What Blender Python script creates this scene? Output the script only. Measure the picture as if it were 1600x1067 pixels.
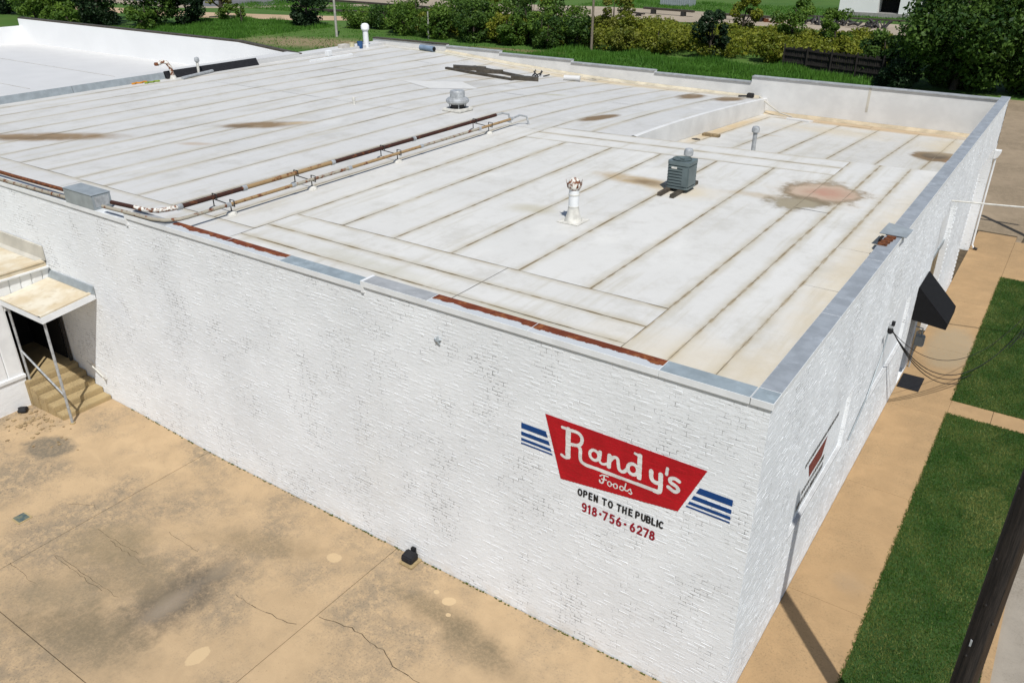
import bpy, bmesh, math, random
import numpy as np
from mathutils import Vector, Matrix
R = math.radians
random.seed(7); RNG = np.random.default_rng(7)
for o in list(bpy.data.objects): bpy.data.objects.remove(o)
S = bpy.context.scene; COL = S.collection
# ------------------------------------------------------------------ camera
cam = bpy.data.cameras.new('camera'); CAM = bpy.data.objects.new('camera', cam); COL.objects.link(CAM)
CAM.location = (2.497, -9.924, 11.915); CAM.rotation_euler = (R(90-26.82), 0, R(34.467))
cam.sensor_width = 36; cam.lens = 28.75; cam.clip_end = 3000; cam.clip_start = .1
S.camera = CAM
# ------------------------------------------------------------------ sky and sun
SUNDIR = Vector((-.45, .48, -1.0)).normalized()
W = bpy.data.worlds.new('World'); S.world = W; W.use_nodes = True
wn = W.node_tree.nodes; sky = wn.new('ShaderNodeTexSky'); sky.sky_type = 'NISHITA'; sky.sun_disc = False
sky.sun_elevation = R(56.7); sky.sun_rotation = R(136.8)
wn['Background'].inputs['Strength'].default_value = .085
W.node_tree.links.new(sky.outputs[0], wn['Background'].inputs['Color'])
sl = bpy.data.lights.new('sun', 'SUN'); SUN = bpy.data.objects.new('sun', sl); COL.objects.link(SUN)
sl.energy = 4.4; sl.angle = R(.5); sl.color = (1, .985, .955)
SUN.rotation_euler = SUNDIR.to_track_quat('-Z', 'Y').to_euler(); SUN.location = (20, -20, 40)
S.view_settings.view_transform = 'Standard'; S.view_settings.look = 'None'
S.view_settings.exposure = 0.0; S.view_settings.gamma = 1; S.view_settings.use_curve_mapping = False

# ------------------------------------------------------------------ material helpers
class NT:
    def __init__(s, name):
        s.m = bpy.data.materials.new(name); s.m.use_nodes = True; s.t = s.m.node_tree; s.n = s.t.nodes
        s.b = s.n['Principled BSDF']; s.b.inputs['Specular IOR Level'].default_value = .25
        s.pos = s.n.new('ShaderNodeNewGeometry').outputs['Position']
    def link(s, a, b): s.t.links.new(a, b)
    def put(s, v, sock):
        if hasattr(v, 'is_linked') or isinstance(v, bpy.types.NodeSocket): s.link(v, sock)
        else: sock.default_value = v
    def math(s, op, a, b=None, c=None, clamp=False):
        n = s.n.new('ShaderNodeMath'); n.operation = op; n.use_clamp = clamp
        for i, v in enumerate((a, b, c)):
            if v is not None: s.put(v, n.inputs[i])
        return n.outputs[0]
    def noise(s, scale, detail=4, rough=.55, vec=None, dist=0, col=False):
        n = s.n.new('ShaderNodeTexNoise'); n.inputs['Scale'].default_value = scale
        n.inputs['Detail'].default_value = detail; n.inputs['Roughness'].default_value = rough
        n.inputs['Distortion'].default_value = dist; s.link(vec or s.pos, n.inputs['Vector'])
        return n.outputs['Color' if col else 'Fac']
    def ramp(s, v, lo, hi, a=0., b=1.):
        n = s.n.new('ShaderNodeMapRange'); n.interpolation_type = 'SMOOTHSTEP'; s.put(v, n.inputs[0])
        for i, x in enumerate((lo, hi, a, b)): n.inputs[i+1].default_value = x
        return n.outputs[0]
    def mix(s, f, a, b, mode='MIX'):
        n = s.n.new('ShaderNodeMix'); n.data_type = 'RGBA'; n.blend_type = mode; s.put(f, n.inputs['Factor'])
        for v, k in ((a, 6), (b, 7)):
            if isinstance(v, tuple): n.inputs[k].default_value = (*v[:3], 1)
            else: s.link(v, n.inputs[k])
        return n.outputs[2]
    def scalevec(s, v):
        n = s.n.new('ShaderNodeVectorMath'); n.operation = 'MULTIPLY'; s.link(s.pos, n.inputs[0]); n.inputs[1].default_value = v
        return n.outputs[0]
    def xyz(s, vec=None):
        n = s.n.new('ShaderNodeSeparateXYZ'); s.link(vec or s.pos, n.inputs[0]); return n.outputs
    def rand(s): return s.n.new('ShaderNodeObjectInfo').outputs['Random']
    def attr(s, name):
        n = s.n.new('ShaderNodeAttribute'); n.attribute_name = name; return n.outputs
    def ellipse(s, cx, cy, rx, ry, rot=0, soft=.5, wob=.5, wscale=2.0):
        x, y, z = s.xyz()
        dx = s.math('SUBTRACT', x, cx); dy = s.math('SUBTRACT', y, cy)
        c, sn = math.cos(rot), math.sin(rot)
        u = s.math('DIVIDE', s.math('ADD', s.math('MULTIPLY', dx, c), s.math('MULTIPLY', dy, sn)), rx)
        v = s.math('DIVIDE', s.math('ADD', s.math('MULTIPLY', dx, -sn), s.math('MULTIPLY', dy, c)), ry)
        d = s.math('SQRT', s.math('ADD', s.math('MULTIPLY', u, u), s.math('MULTIPLY', v, v)))
        d = s.math('ADD', d, s.math('MULTIPLY', s.math('SUBTRACT', s.noise(wscale, 8, .68), .5), wob*1.5))
        return s.ramp(d, 1.0, 1.0-soft, 0, 1)
    def bump(s, h, strength=.4, dist=.02):
        n = s.n.new('ShaderNodeBump'); n.inputs['Strength'].default_value = strength; n.inputs['Distance'].default_value = dist
        s.link(h, n.inputs['Height']); s.link(n.outputs[0], s.b.inputs['Normal'])
    def done(s, col, rough=.7, metal=0):
        if isinstance(col, tuple): s.b.inputs['Base Color'].default_value = (*col, 1)
        else: s.link(col, s.b.inputs['Base Color'])
        s.put(rough, s.b.inputs['Roughness']); s.b.inputs['Metallic'].default_value = metal
        return s.m
def simple(name, col, rough=.6, metal=0, var=.25, scale=3, bump=0, bscale=40, dark=None):
    t = NT(name); d = dark or tuple(c*(1-var) for c in col)
    c = t.mix(t.ramp(t.noise(scale, 5), .3, .7), d, col)
    if bump: t.bump(t.noise(bscale, 3), bump, .01)
    return t.done(c, rough, metal)

# painted brick
def brick_mat(name, mortar=False):
    t = NT(name)
    big = t.noise(.55, 4); st = t.noise(2.2, 5, vec=t.scalevec((1.2, 1.2, 5)))
    c = t.mix(t.ramp(big, .35, .7), (.73, .745, .755), (.80, .815, .825))
    c = t.mix(t.ramp(st, .50, .78, 0, .5), c, (.62, .63, .625))
    patch = t.ramp(t.noise(.9, 6, .75), .47, .64)
    if mortar:   # bare joints follow the bond, only where the paint has not closed them
        x, y, z = t.xyz(); kz = t.math('DIVIDE', t.math('SUBTRACT', z, .004), .0745); k = t.math('FLOOR', kz); lz = t.math('FRACT', kz)
        off = t.math('ADD', t.math('MULTIPLY', t.math('MODULO', k, 2.0), .1075), t.math('MULTIPLY', t.math('MODULO', t.math('MULTIPLY', k, 37.0), 7.0), .004))
        ls = t.math('FRACT', t.math('DIVIDE', t.math('ADD', t.math('SUBTRACT', y, x), off), .215))
        wob = t.math('MULTIPLY', t.math('SUBTRACT', t.noise(11, 4), .5), .10)
        dz = t.math('ABSOLUTE', t.math('ADD', t.math('SUBTRACT', t.math('ABSOLUTE', t.math('SUBTRACT', lz, .5)), .5), wob))
        dx = t.math('ABSOLUTE', t.math('SUBTRACT', t.math('ABSOLUTE', t.math('SUBTRACT', ls, .5)), .5))
        joint = t.math('MAXIMUM', t.ramp(dz, .095, .05), t.ramp(dx, .03, .016))
        chip = t.ramp(t.noise(7.5, 6, .8), .475, .53)
        f = t.math('MULTIPLY', t.math('MULTIPLY', chip, joint), t.math('ADD', t.math('MULTIPLY', patch, .95), .05), clamp=True)
        c = t.mix(t.math('MULTIPLY', joint, .06), c, (.45, .45, .44))
        c = t.mix(f, c, (.07, .066, .062))
    else:
        chip = t.ramp(t.noise(26, 4, .75, vec=t.scalevec((.7, .7, 2.8))), .655, .70)
        f = t.math('MULTIPLY', chip, t.math('MULTIPLY', patch, .4), clamp=True)
        c = t.mix(f, c, (.28, .27, .26))
    c = t.mix(t.math('MULTIPLY', t.ramp(t.noise(.35, 3), .55, .75), .12), c, (.62, .585, .50))
    x, y, z = t.xyz()
    low = t.math('MULTIPLY', t.ramp(z, .35, .0), t.ramp(t.noise(3, 4), .45, .65))
    c = t.mix(t.math('MULTIPLY', low, .35), c, (.55, .47, .36))
    h = t.math('ADD', t.noise(9, 6, .7, vec=t.scalevec((.55, .55, 1.9)), dist=.6), t.math('MULTIPLY', t.noise(50, 3), .3))
    t.bump(h, .5, .02); t.b.inputs['Specular IOR Level'].default_value = .08
    return t.done(c, t.ramp(big, .3, .7, .7, .85))
M_BRICK = brick_mat('painted_brick'); M_MORTAR = brick_mat('painted_mortar', True)
def paint_mat(name, col, worn=(.7, .7, .7), wear=.7):
    t = NT(name)
    v = t.noise(2.5, 4); c = t.mix(t.ramp(v, .3, .7), tuple(x*.8 for x in col), col)
    n = t.ramp(t.noise(26, 4, .7, vec=t.scalevec((1, 1, 3))), .66, .72)
    c = t.mix(t.math('MULTIPLY', n, wear), c, worn)
    t.bump(t.noise(9, 6, .7, vec=t.scalevec((.55, .55, 1.9)), dist=.6), .55, .02)
    return t.done(c, .5)
M_RED = paint_mat('sign_red', (.46, .006, .014), (.40, .06, .06), .35); M_BLUE = paint_mat('sign_blue', (.004, .055, .215), (.2, .25, .35), .35)
M_BLACK = paint_mat('sign_black', (.012, .012, .014), (.3, .3, .3), .3); M_CRIM = paint_mat('sign_crimson', (.30, .007, .022), (.45, .2, .2), .3)
M_CREAM = paint_mat('sign_cream', (.74, .73, .70), (.5, .3, .28), .2)
M_WHITE = simple('white_paint', (.76, .77, .77), .55, var=.12, scale=2, bump=.2, bscale=25)
M_WHITEM = simple('white_membrane', (.578, .572, .558), .5, var=.05, scale=.8)
M_WOOD = simple('weathered_wood', (.30, .22, .12), .8, var=.5, scale=6, bump=.4)
M_GALV = simple('galvanised_steel', (.46, .475, .48), .45, .25, var=.35, scale=9)
M_GREYM = simple('grey_painted_metal', (.34, .375, .39), .45, .2, var=.2, scale=4)
M_DKMETAL = simple('dark_metal', (.055, .052, .05), .55, .4, var=.4, scale=12)
M_BROWNM = simple('brown_metal', (.10, .085, .065), .6, .3, var=.4, scale=5)
M_BLACKF = simple('black_fabric', (.006, .006, .007), .8, var=.3, scale=8)
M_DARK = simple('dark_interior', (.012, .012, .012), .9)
M_RUBBER = simple('black_rubber', (.018, .018, .02), .6, var=.3, scale=10)
M_COND = simple('green_grey_enamel', (.13, .165, .168), .42, .1, var=.18, scale=5)
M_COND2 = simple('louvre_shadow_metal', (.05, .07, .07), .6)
M_DIRTYW = simple('dirty_white', (.66, .64, .58), .65, var=.3, scale=7)
def rust_mat(name, base, amt=.5, scale=7):
    t = NT(name); n = t.noise(scale, 6, .65)
    c = t.mix(t.ramp(t.noise(18, 5), .35, .65), (.075, .026, .012), (.20, .07, .025))
    c = t.mix(t.ramp(n, amt-.06, amt+.06), base, c); t.bump(n, .4, .01)
    return t.done(c, .75)
M_RUST = rust_mat('rusty_steel', (.13, .045, .02), .3); M_RUSTDK = rust_mat('dark_rust', (.045, .018, .012), .62)
M_RUSTWH = rust_mat('rust_on_white', (.68, .66, .60), .5, 9); M_RUSTTAN = rust_mat('tan_rust', (.30, .20, .10), .6, 5)
M_PIPEW = rust_mat('pipe_worn_white', (.33, .30, .24), .56, 6)
def coping_mat(name, top, rag, ragcol=(.74, .75, .75), axis=1, edge=.1):
    t = NT(name); p = t.xyz()
    c = t.mix(t.ramp(t.noise(3.5, 4), .35, .65), tuple(x*.82 for x in top), top)
    if rag: c = t.mix(t.ramp(t.noise(5, 6, .7), .48, .66), c, (.27, .095, .03))
    c = t.mix(t.math('MULTIPLY', t.ramp(t.noise(2.2, 6, .7), .52, .68), .5), c, tuple(min(1, x*1.45) for x in top))
    if rag:
        e = t.math('ADD', p[axis], t.math('MULTIPLY', t.math('SUBTRACT', t.noise(3.2, 6, .7), .5), .26))
        c = t.mix(t.ramp(e, edge+.012, edge-.012), c, ragcol)
    return t.done(c, .55, .1)
M_CBLUE = coping_mat('coping_blue_grey', (.285, .335, .36), False); M_CRUST = coping_mat('coping_rust', (.16, .038, .013), True, (.50, .52, .53), edge=.125)
M_CGREY = coping_mat('coping_grey', (.37, .38, .385), False); M_CWHITE = coping_mat('coping_white', (.66, .68, .68), False)
M_CEAST = coping_mat('coping_steel_blue', (.31, .335, .36), False)

# roof membrane
def roof_mat(name, stains, base=(.60, .588, .553), tan=.9):
    t = NT(name); uv = t.n.new('ShaderNodeUVMap').outputs[0]; u, v, _ = t.xyz(uv)
    big = t.noise(.28, 5, .6); fine = t.noise(2.2, 5, .65)
    c = t.mix(t.ramp(big, .3, .7), tuple(x*.93 for x in base), base)
    c = t.mix(t.math('MULTIPLY', t.rand(), .5), c, tuple(x*1.06 for x in base))
    c = t.mix(t.math('MULTIPLY', t.ramp(fine, .52, .75), .28), c, (.47, .455, .42))
    blot = t.math('MULTIPLY', t.ramp(t.noise(.7, 8, .78), .47, .68), .62)
    c = t.mix(blot, c, (base[0]*.78, base[1]*.765, base[2]*.73))
    lw = t.ramp(t.noise(1.1, 5, .65, vec=t.scalevec((2.6, .22, 1))), .50, .72)
    c = t.mix(t.math('MULTIPLY', lw, .6), c, (.455, .425, .35))
    hl = t.ramp(t.noise(.5, 5, .6, vec=t.scalevec((1, .6, 1))), .58, .70)
    c = t.mix(t.math('MULTIPLY', hl, .5), c, tuple(min(.7, x*1.14) for x in base))
    # dirt gathered along the laps
    e = t.math('ADD', u, t.math('MULTIPLY', t.noise(1.7, 5, .6), .26))
    c = t.mix(t.math('MULTIPLY', t.ramp(e, .36, .08), .75), c, (.43, .385, .29))
    c = t.mix(t.math('MULTIPLY', t.math('MULTIPLY', t.ramp(u, .05, .0), t.ramp(t.noise(2.6, 4), .4, .6)), tan), c, (.30, .23, .13))
    for (cx, cy, rx, ry, rot, soft, wob, col, k) in stains:
        f = t.math('MULTIPLY', t.ellipse(cx, cy, rx, ry, rot, soft, wob, 1.6), k)
        f = t.math('MULTIPLY', f, t.ramp(fine, .25, .55, .75, 1.1), clamp=True)
        c = t.mix(f, c, col)
    t.bump(t.math('ADD', t.noise(5, 4), t.math('MULTIPLY', t.noise(45, 3), .25)), .25, .02)
    return t.done(c, .55)
TAN = (.42, .32, .19); BRN = (.20, .135, .07); CRM = (.56, .47, .32); DKB = (.085, .06, .035)
ST_A = [(-1.2, 1.0, 3.2, 1.4, 0, .9, .5, CRM, .45), (-.5, 7, .75, 9, 0, .9, .4, CRM, .55), (-6.9, 9.8, 1.7, .6, -.03, .7, .5, TAN, .9),
        (-6.5, 9.75, .9, .36, 0, .8, .4, BRN, .8), (-5.5, 9.6, 1.3, .9, 0, .8, .4, CRM, .6), (-3.6, 10.3, 1.5, .35, .1, .9, .5, TAN, .5),
        (-2.55, 11.35, 1.6, 1.7, 0, .8, .8, TAN, .6), (-2.55, 11.45, 1.16, 1.26, 0, .35, 1.0, (.20, .145, .08), .9), (-2.5, 11.5, .95, 1.02, 0, .4, 1.0, (.47, .36, .265), .9), (-2.4, 11.45, .72, .8, 0, 1.0, 1.0, (.42, .235, .165), .85),
        (-2.75, 10.25, .95, .75, .3, .5, 1.1, (.19, .15, .09), .75), (-2.8, 10.15, .65, .5, .3, .4, 1.0, (.31, .265, .18), .85), (-7.9, 6.1, .9, .55, .2, .8, .5, (.44, .40, .29), .6), (-8.6, 1.2, 2.6, .35, -.03, .9, .4, (.47, .45, .36), .5),
        (-4.8, .75, 1.8, .35, .0, .9, .4, (.45, .43, .33), .5), (-.95, 16.0, 4, .8, .1, .9, .3, CRM, .3)]
ST_B = [(-20.8, 8.7, 1.75, .75, .75, .65, .45, (.24, .165, .09), 1), (-21.2, 8.1, .7, .4, .6, .7, .4, DKB, .35), (-20.0, 9.6, .9, .35, .9, .8, .4, TAN, .8), (-25.2, 3.5, 3.4, .8, .62, .65, .3, (.26, .18, .10), 1), (-25.6, 3.0, 2.6, .3, .62, .7, .3, DKB, .3),
        (-20.3, 5.7, .8, .3, .5, .8, .5, (.42, .33, .24), .7), (-20.5, 20.5, 2.4, 1.2, .7, .8, .6, (.36, .34, .30), .5), (-11.9, 16.6, .45, 1.3, -.2, .5, .4, BRN, 1), (-11.9, 25.0, .7, 1.6, .05, .6, .4, BRN, .95),
        (-10.4, 25.6, .7, 1.6, -.1, .6, .4, BRN, .95), (-18.5, 26.6, 9.5, .75, 0, .8, .4, CRM, .8), (-15, 26.9, 7, .35, 0, .8, .4, TAN, .5), (-28, 26.9, 4, .5, 0, .9, .3, (.56, .52, .36), .5), (-21.8, 22.2, 1.6, .6, .5, .9, .6, TAN, .5), (-16.2, 20.5, .9, .35, .5, .9, .6, (.40, .37, .22), .5)]
ST_C = [(-1.2, 21.7, 1.1, 1.3, 0, .3, .5, BRN, 1), (-1.4, 21.8, .55, .8, 0, .5, .5, DKB, .8), (-.6, 21.0, .5, .45, 0, .6, .5, (.42, .22, .12), .7), (-4.5, 26.7, 5.2, .85, 0, .6, .3, (.46, .33, .19), .85), (-9.0, 22, .42, 6, 0, .7, .3, (.50, .38, .22), .85),
        (-1.3, 24, 1.6, 3.0, 0, .9, .4, CRM, .6), (-5.5, 24.5, 3.5, 1.6, .1, .9, .9, CRM, .5), (-1.2, 17.6, .5, .28, .4, .6, .4, (.36, .29, .14), .7), (-7.4, 21.6, .9, .12, .1, .8, .8, TAN, .6)]
M_ROOFA = roof_mat('roof_membrane_front', ST_A); M_ROOFB = roof_mat('roof_membrane_rear', ST_B, (.548, .54, .518), .35); M_ROOFC = roof_mat('roof_membrane_low', ST_C, (.56, .545, .505))
M_DECK = simple('seam_dirt', (.42, .385, .32), .9, var=.45, scale=2.2, dark=(.17, .135, .085))
M_PARAPET = simple('parapet_membrane', (.66, .655, .635), .6, var=.12, scale=1.3, bump=.2, bscale=8)
M_PARTAN = simple('stained_membrane', (.52, .49, .42), .6, var=.22, scale=1.5, bump=.2, bscale=8)
def canopy_mat():
    t = NT('canopy_membrane'); c = t.mix(t.ramp(t.noise(1.6, 5), .35, .65), (.53, .44, .30), (.62, .57, .46))
    c = t.mix(t.ramp(t.noise(5, 5), .55, .75, 0, .5), c, (.38, .29, .17)); return t.done(c, .7)
M_CANOPY = canopy_mat()
# concrete
def conc_mat(name, base, dark, stains=(), algae=.7, sc=.35):
    t = NT(name); big = t.noise(sc, 6, .62); med = t.noise(1.5, 6, .65, dist=.4); fine = t.noise(22, 4, .7)
    c = t.mix(t.ramp(med, .32, .68), tuple(x*.91 for x in base), tuple(min(x*1.06, 1) for x in base))
    c = t.mix(t.math('MULTIPLY', t.ramp(t.noise(70, 3, .8), .55, .7), .35), c, tuple(x*.62 for x in base))
    c = t.mix(t.math('MULTIPLY', t.math('MULTIPLY', t.ramp(t.noise(13, 5, .8), .60, .66), t.ramp(t.noise(.6, 3), .45, .6)), .6), c, tuple(x*.45 for x in base))
    a = t.math('MULTIPLY', t.ramp(big, .42, .60), t.ramp(t.noise(4.5, 8, .78), .36, .58))
    c = t.mix(t.math('MULTIPLY', a, algae), c, dark)
    c = t.mix(t.math('MULTIPLY', t.math('MULTIPLY', t.ramp(fine, .50, .66), t.ramp(big, .38, .58)), .75), c, tuple(x*.8 for x in dark))
    grit = t.noise(12, 8, .8)
    c = t.mix(t.math('MULTIPLY', t.rand(), .18), c, tuple(x*.8 for x in base))
    for (cx, cy, rx, ry, rot, soft, wob, col, k) in stains:
        f = t.math('MULTIPLY', t.ellipse(cx, cy, rx, ry, rot, soft, wob, 2.2 if max(rx, ry) > .3 else 7), k)
        if max(rx, ry) > .3: f = t.math('MULTIPLY', f, t.ramp(grit, .36, .60, .55, 1.0))
        c = t.mix(f, c, col)
    t.bump(t.math('ADD', fine, t.math('MULTIPLY', med, 1.5)), .35, .01)
    return t.done(c, .85)
PALE = (.52, .38, .22); GRN = (.16, .125, .075)
ST_Y = [(-9.95, -3.6, .95, 1.9, .0, .85, .9, (.085, .072, .056), 1.0), (-9.92, -3.8, .36, 1.0, .0, .9, .7, (.28, .225, .165), .9), (-9.85, -2.6, .3, .5, .0, .7, .4, (.24, .19, .13), .7), (-11.3, -3.7, 1.9, 1.0, .0, .85, .9, (.20, .155, .095), .75), (-10.3, -5.2, 1.8, 1.0, .2, .85, .9, (.19, .15, .095), .8), (-8.36, -4.29, .16, .26, .0, .12, .4, PALE, .95),
        (-17.0, -2.3, .8, .55, .5, .4, .7, (.13, .115, .088), .9), (-5.2, -1.0, 2.0, .42, -.05, .8, .7, GRN, .8), (-5.41, -.61, .15, .12, .6, .12, .4, PALE, .95), (-5.78, -.55, .07, .06, 0, .2, .4, PALE, .9), (-5.2, -.9, .06, .05, 0, .2, .4, PALE, .9), (-8.2, -1.0, .18, .15, 0, .2, .6, PALE, .8),
        (-4.2, -1.3, 1.4, .5, -.1, .8, .7, (.15, .12, .075), .7), (-9.8, -1.6, 1.9, .55, .35, .8, .8, GRN, .55), (-12.5, -3.4, 1.5, 1.0, .6, .8, .9, (.22, .17, .10), .7), (-12.0, -4.9, 1.6, .8, .4, .8, .9, (.20, .16, .10), .65), (-10.9, -5.2, 2.2, .7, .5, .8, .9, GRN, .5)]
M_YARD = conc_mat('tan_concrete', (.445, .318, .185), (.20, .165, .118), ST_Y, .72)
M_WALK = conc_mat('sidewalk_concrete', (.385, .252, .128), (.28, .195, .105), [(.9, 17, .9, 2.2, 0, .5, .3, (.31, .255, .17), .8), (1.0, 4.4, .5, .5, 0, .8, .6, (.32, .23, .14), .5)], .35, .5)
M_STEP = conc_mat('step_concrete', (.40, .30, .155), (.24, .18, .10), algae=.5)
M_ROAD = conc_mat('street_concrete', (.30, .265, .215), (.21, .18, .14), algae=.6)
M_LOT = conc_mat('lot_concrete', (.30, .232, .155), (.20, .155, .10), [(2.6, 33, 1.2, 3.5, 0, .4, .4, (.19, .12, .08), .7), (2.2, 43, 1.5, 4, .1, .5, .5, (.17, .13, .09), .6)], .7, .25)
M_JOINT = simple('joint_dirt', (.10, .075, .045), .95, var=.4, scale=5)
def grass_ground(name, a, b, c2, sc=.25):
    t = NT(name); n = t.noise(sc, 6, .65); m = t.noise(sc*12, 5, .7)
    c = t.mix(t.ramp(n, .35, .65), a, b); c = t.mix(t.ramp(m, .58, .72, 0, .6), c, c2)
    t.bump(m, .6, .06); return t.done(c, .9)
M_TURF = grass_ground('lawn_soil', (.022, .055, .010), (.038, .080, .016), (.10, .10, .04), 1.2)
def field_mat():
    t = NT('field_ground'); n = t.noise(.05, 6, .65); m = t.noise(.6, 6, .7)
    c = t.mix(t.ramp(n, .4, .6), (.045, .105, .014), (.070, .135, .022)); c = t.mix(t.ramp(m, .5, .7, 0, .7), c, (.085, .11, .03))
    c = t.mix(t.math('MULTIPLY', t.ellipse(-73, 60.5, 15, 6, .18, .7, .6, .3), .9), c, (.24, .185, .105))
    c = t.mix(t.math('MULTIPLY', t.ellipse(-48, 68.5, 12, 1.2, .08, .6, .5, .5), .6), c, (.22, .15, .085))
    t.bump(m, .5, .1); return t.done(c, .9)
M_FIELD = field_mat()
M_GRAVEL = grass_ground('gravel', (.30, .25, .185), (.36, .30, .225), (.22, .18, .13), .08)
M_DIRT = grass_ground('bare_dirt', (.40, .285, .175), (.46, .34, .22), (.28, .2, .12), .1)
M_ASPH = grass_ground('old_asphalt', (.12, .12, .12), (.15, .15, .148), (.10, .10, .10), .2)
def leaf_mat(name, a, b, c3=None):
    t = NT(name); k = t.attr('tint')[2]; c = t.mix(k, a, b)
    t.done(c, .55); t.b.inputs['Specular IOR Level'].default_value = .2
    tr = t.n.new('ShaderNodeBsdfTranslucent'); t.link(t.mix(.5, c, tuple(min(1, x*1.9) for x in b)), tr.inputs[0])
    ms = t.n.new('ShaderNodeMixShader'); ms.inputs[0].default_value = .25
    t.link(t.b.outputs[0], ms.inputs[1]); t.link(tr.outputs[0], ms.inputs[2]); t.link(ms.outputs[0], t.n['Material Output'].inputs[0])
    return t.m
M_LEAFD = leaf_mat('leaf_dark', (.016, .044, .008), (.085, .150, .024)); M_LEAFM = leaf_mat('leaf_mid', (.045, .095, .012), (.125, .205, .028))
M_LEAFY = leaf_mat('leaf_yellow_green', (.085, .115, .008), (.225, .235, .026)); M_LEAFO = leaf_mat('leaf_olive', (.075, .10, .012), (.19, .195, .03))
M_LEAFE = leaf_mat('leaf_evergreen', (.010, .026, .010), (.028, .055, .020)); M_GRASS = leaf_mat('grass_blade', (.020, .076, .006), (.185, .205, .055)); M_TALLG = leaf_mat('tall_grass', (.045, .125, .014), (.085, .195, .024))
M_LEAFOR = leaf_mat('leaf_orange', (.30, .11, .01), (.45, .20, .015))
M_BARK = simple('bark', (.075, .06, .045), .9, var=.4, scale=8, bump=.5)
def pole_mat():
    t = NT('creosote_wood'); v = t.scalevec((14, 14, .8)); n = t.noise(2, 6, .7, vec=v)
    c = t.mix(t.ramp(n, .35, .65), (.012, .010, .009), (.036, .029, .024)); x, y, z = t.xyz()
    side = t.ramp(t.math('ADD', x, t.math('MULTIPLY', n, .05)), 3.20, 3.25)
    c = t.mix(t.math('MULTIPLY', side, .45), c, (.07, .042, .02)); t.bump(n, .8, .03); return t.done(c, .8)
M_POLE = pole_mat()
M_POLEF = simple('grey_pole_wood', (.23, .19, .14), .85, var=.3, scale=5)

# ------------------------------------------------------------------ mesh helpers
class MB:
    def __init__(s): s.v = []; s.f = []; s.mi = []
    def add(s, vs, fs, m=0):
        k = len(s.v); s.v += [tuple(p) for p in vs]; s.f += [tuple(i+k for i in f) for f in fs]; s.mi += [m]*len(fs); return s
    def box(s, x0, x1, y0, y1, z0, z1, m=0, mt=None):
        s.add([(x0,y0,z0),(x1,y0,z0),(x1,y1,z0),(x0,y1,z0),(x0,y0,z1),(x1,y0,z1),(x1,y1,z1),(x0,y1,z1)],
              [(0,3,2,1),(0,1,5,4),(1,2,6,5),(2,3,7,6),(3,0,4,7)], m); s.add([s.v[-4], s.v[-3], s.v[-2], s.v[-1]], [(0,1,2,3)], m if mt is None else mt); return s
    def tube(s, pts, r, n=10, m=0, cap=True):
        pts = [Vector(p) for p in pts]; rs = r if isinstance(r, (list, tuple)) else [r]*len(pts); k = len(s.v); prev = None
        for i, p in enumerate(pts):
            d = (pts[min(i+1, len(pts)-1)] - pts[max(i-1, 0)]).normalized()
            if prev is None: a = d.orthogonal().normalized()
            else: a = (prev - d*prev.dot(d)).normalized()
            prev = a; b = d.cross(a)
            for j in range(n):
                t = 2*math.pi*j/n; s.v.append(tuple(p + (a*math.cos(t) + b*math.sin(t))*rs[i]))
        for i in range(len(pts)-1):
            for j in range(n):
                s.f.append((k+i*n+j, k+i*n+(j+1)%n, k+(i+1)*n+(j+1)%n, k+(i+1)*n+j)); s.mi.append(m)
        if cap:
            s.f.append(tuple(k+j for j in reversed(range(n)))); s.f.append(tuple(k+(len(pts)-1)*n+j for j in range(n))); s.mi += [m, m]
        return s
    def lathe(s, prof, n=20, c=(0,0), m=0):
        k = len(s.v)
        for r, z in prof:
            for j in range(n):
                t = 2*math.pi*j/n; s.v.append((c[0]+r*math.cos(t), c[1]+r*math.sin(t), z))
        for i in range(len(prof)-1):
            for j in range(n):
                s.f.append((k+i*n+j, k+i*n+(j+1)%n, k+(i+1)*n+(j+1)%n, k+(i+1)*n+j)); s.mi.append(m)
        s.f.append(tuple(k+j for j in reversed(range(n)))); s.f.append(tuple(k+(len(prof)-1)*n+j for j in range(n))); s.mi += [m, m]; return s
    def prism(s, poly, fn, m=0):   # poly: 2-D ring; fn(p, side) -> 3-D
        n = len(poly); vs = [fn(p, 0) for p in poly] + [fn(p, 1) for p in poly]
        s.add(vs, [tuple(reversed(range(n))), tuple(range(n, 2*n))] + [(i, (i+1)%n, n+(i+1)%n, n+i) for i in range(n)], m); return s
    def build(s, name, mats, parent=None, smooth=False, bevel=0, uv=None):
        me = bpy.data.meshes.new(name); me.from_pydata(s.v, [], s.f)
        for m in (mats if isinstance(mats, (list, tuple)) else [mats]): me.materials.append(m)
        if any(s.mi): me.polygons.foreach_set('material_index', s.mi)
        bm = bmesh.new(); bm.from_mesh(me)
        if uv is None: bmesh.ops.remove_doubles(bm, verts=bm.verts, dist=1e-5)
        bmesh.ops.recalc_face_normals(bm, faces=bm.faces)
        if bevel: bmesh.ops.bevel(bm, geom=[e for e in bm.edges if len(e.link_faces) == 2 and e.calc_face_angle(0) > .6], offset=bevel, segments=2, affect='EDGES', clamp_overlap=True)
        bm.to_mesh(me); bm.free()
        if smooth:
            me.polygons.foreach_set('use_smooth', [True]*len(me.polygons))
            try: me.set_sharp_from_angle(angle=R(40))
            except Exception: pass
        if uv is not None:
            l = me.uv_layers.new(name='UVMap'); idx = np.zeros(len(me.loops), int); me.loops.foreach_get('vertex_index', idx)
            l.data.foreach_set('uv', np.array(uv, float)[idx].ravel())
        return obj(name, me, parent)
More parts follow.
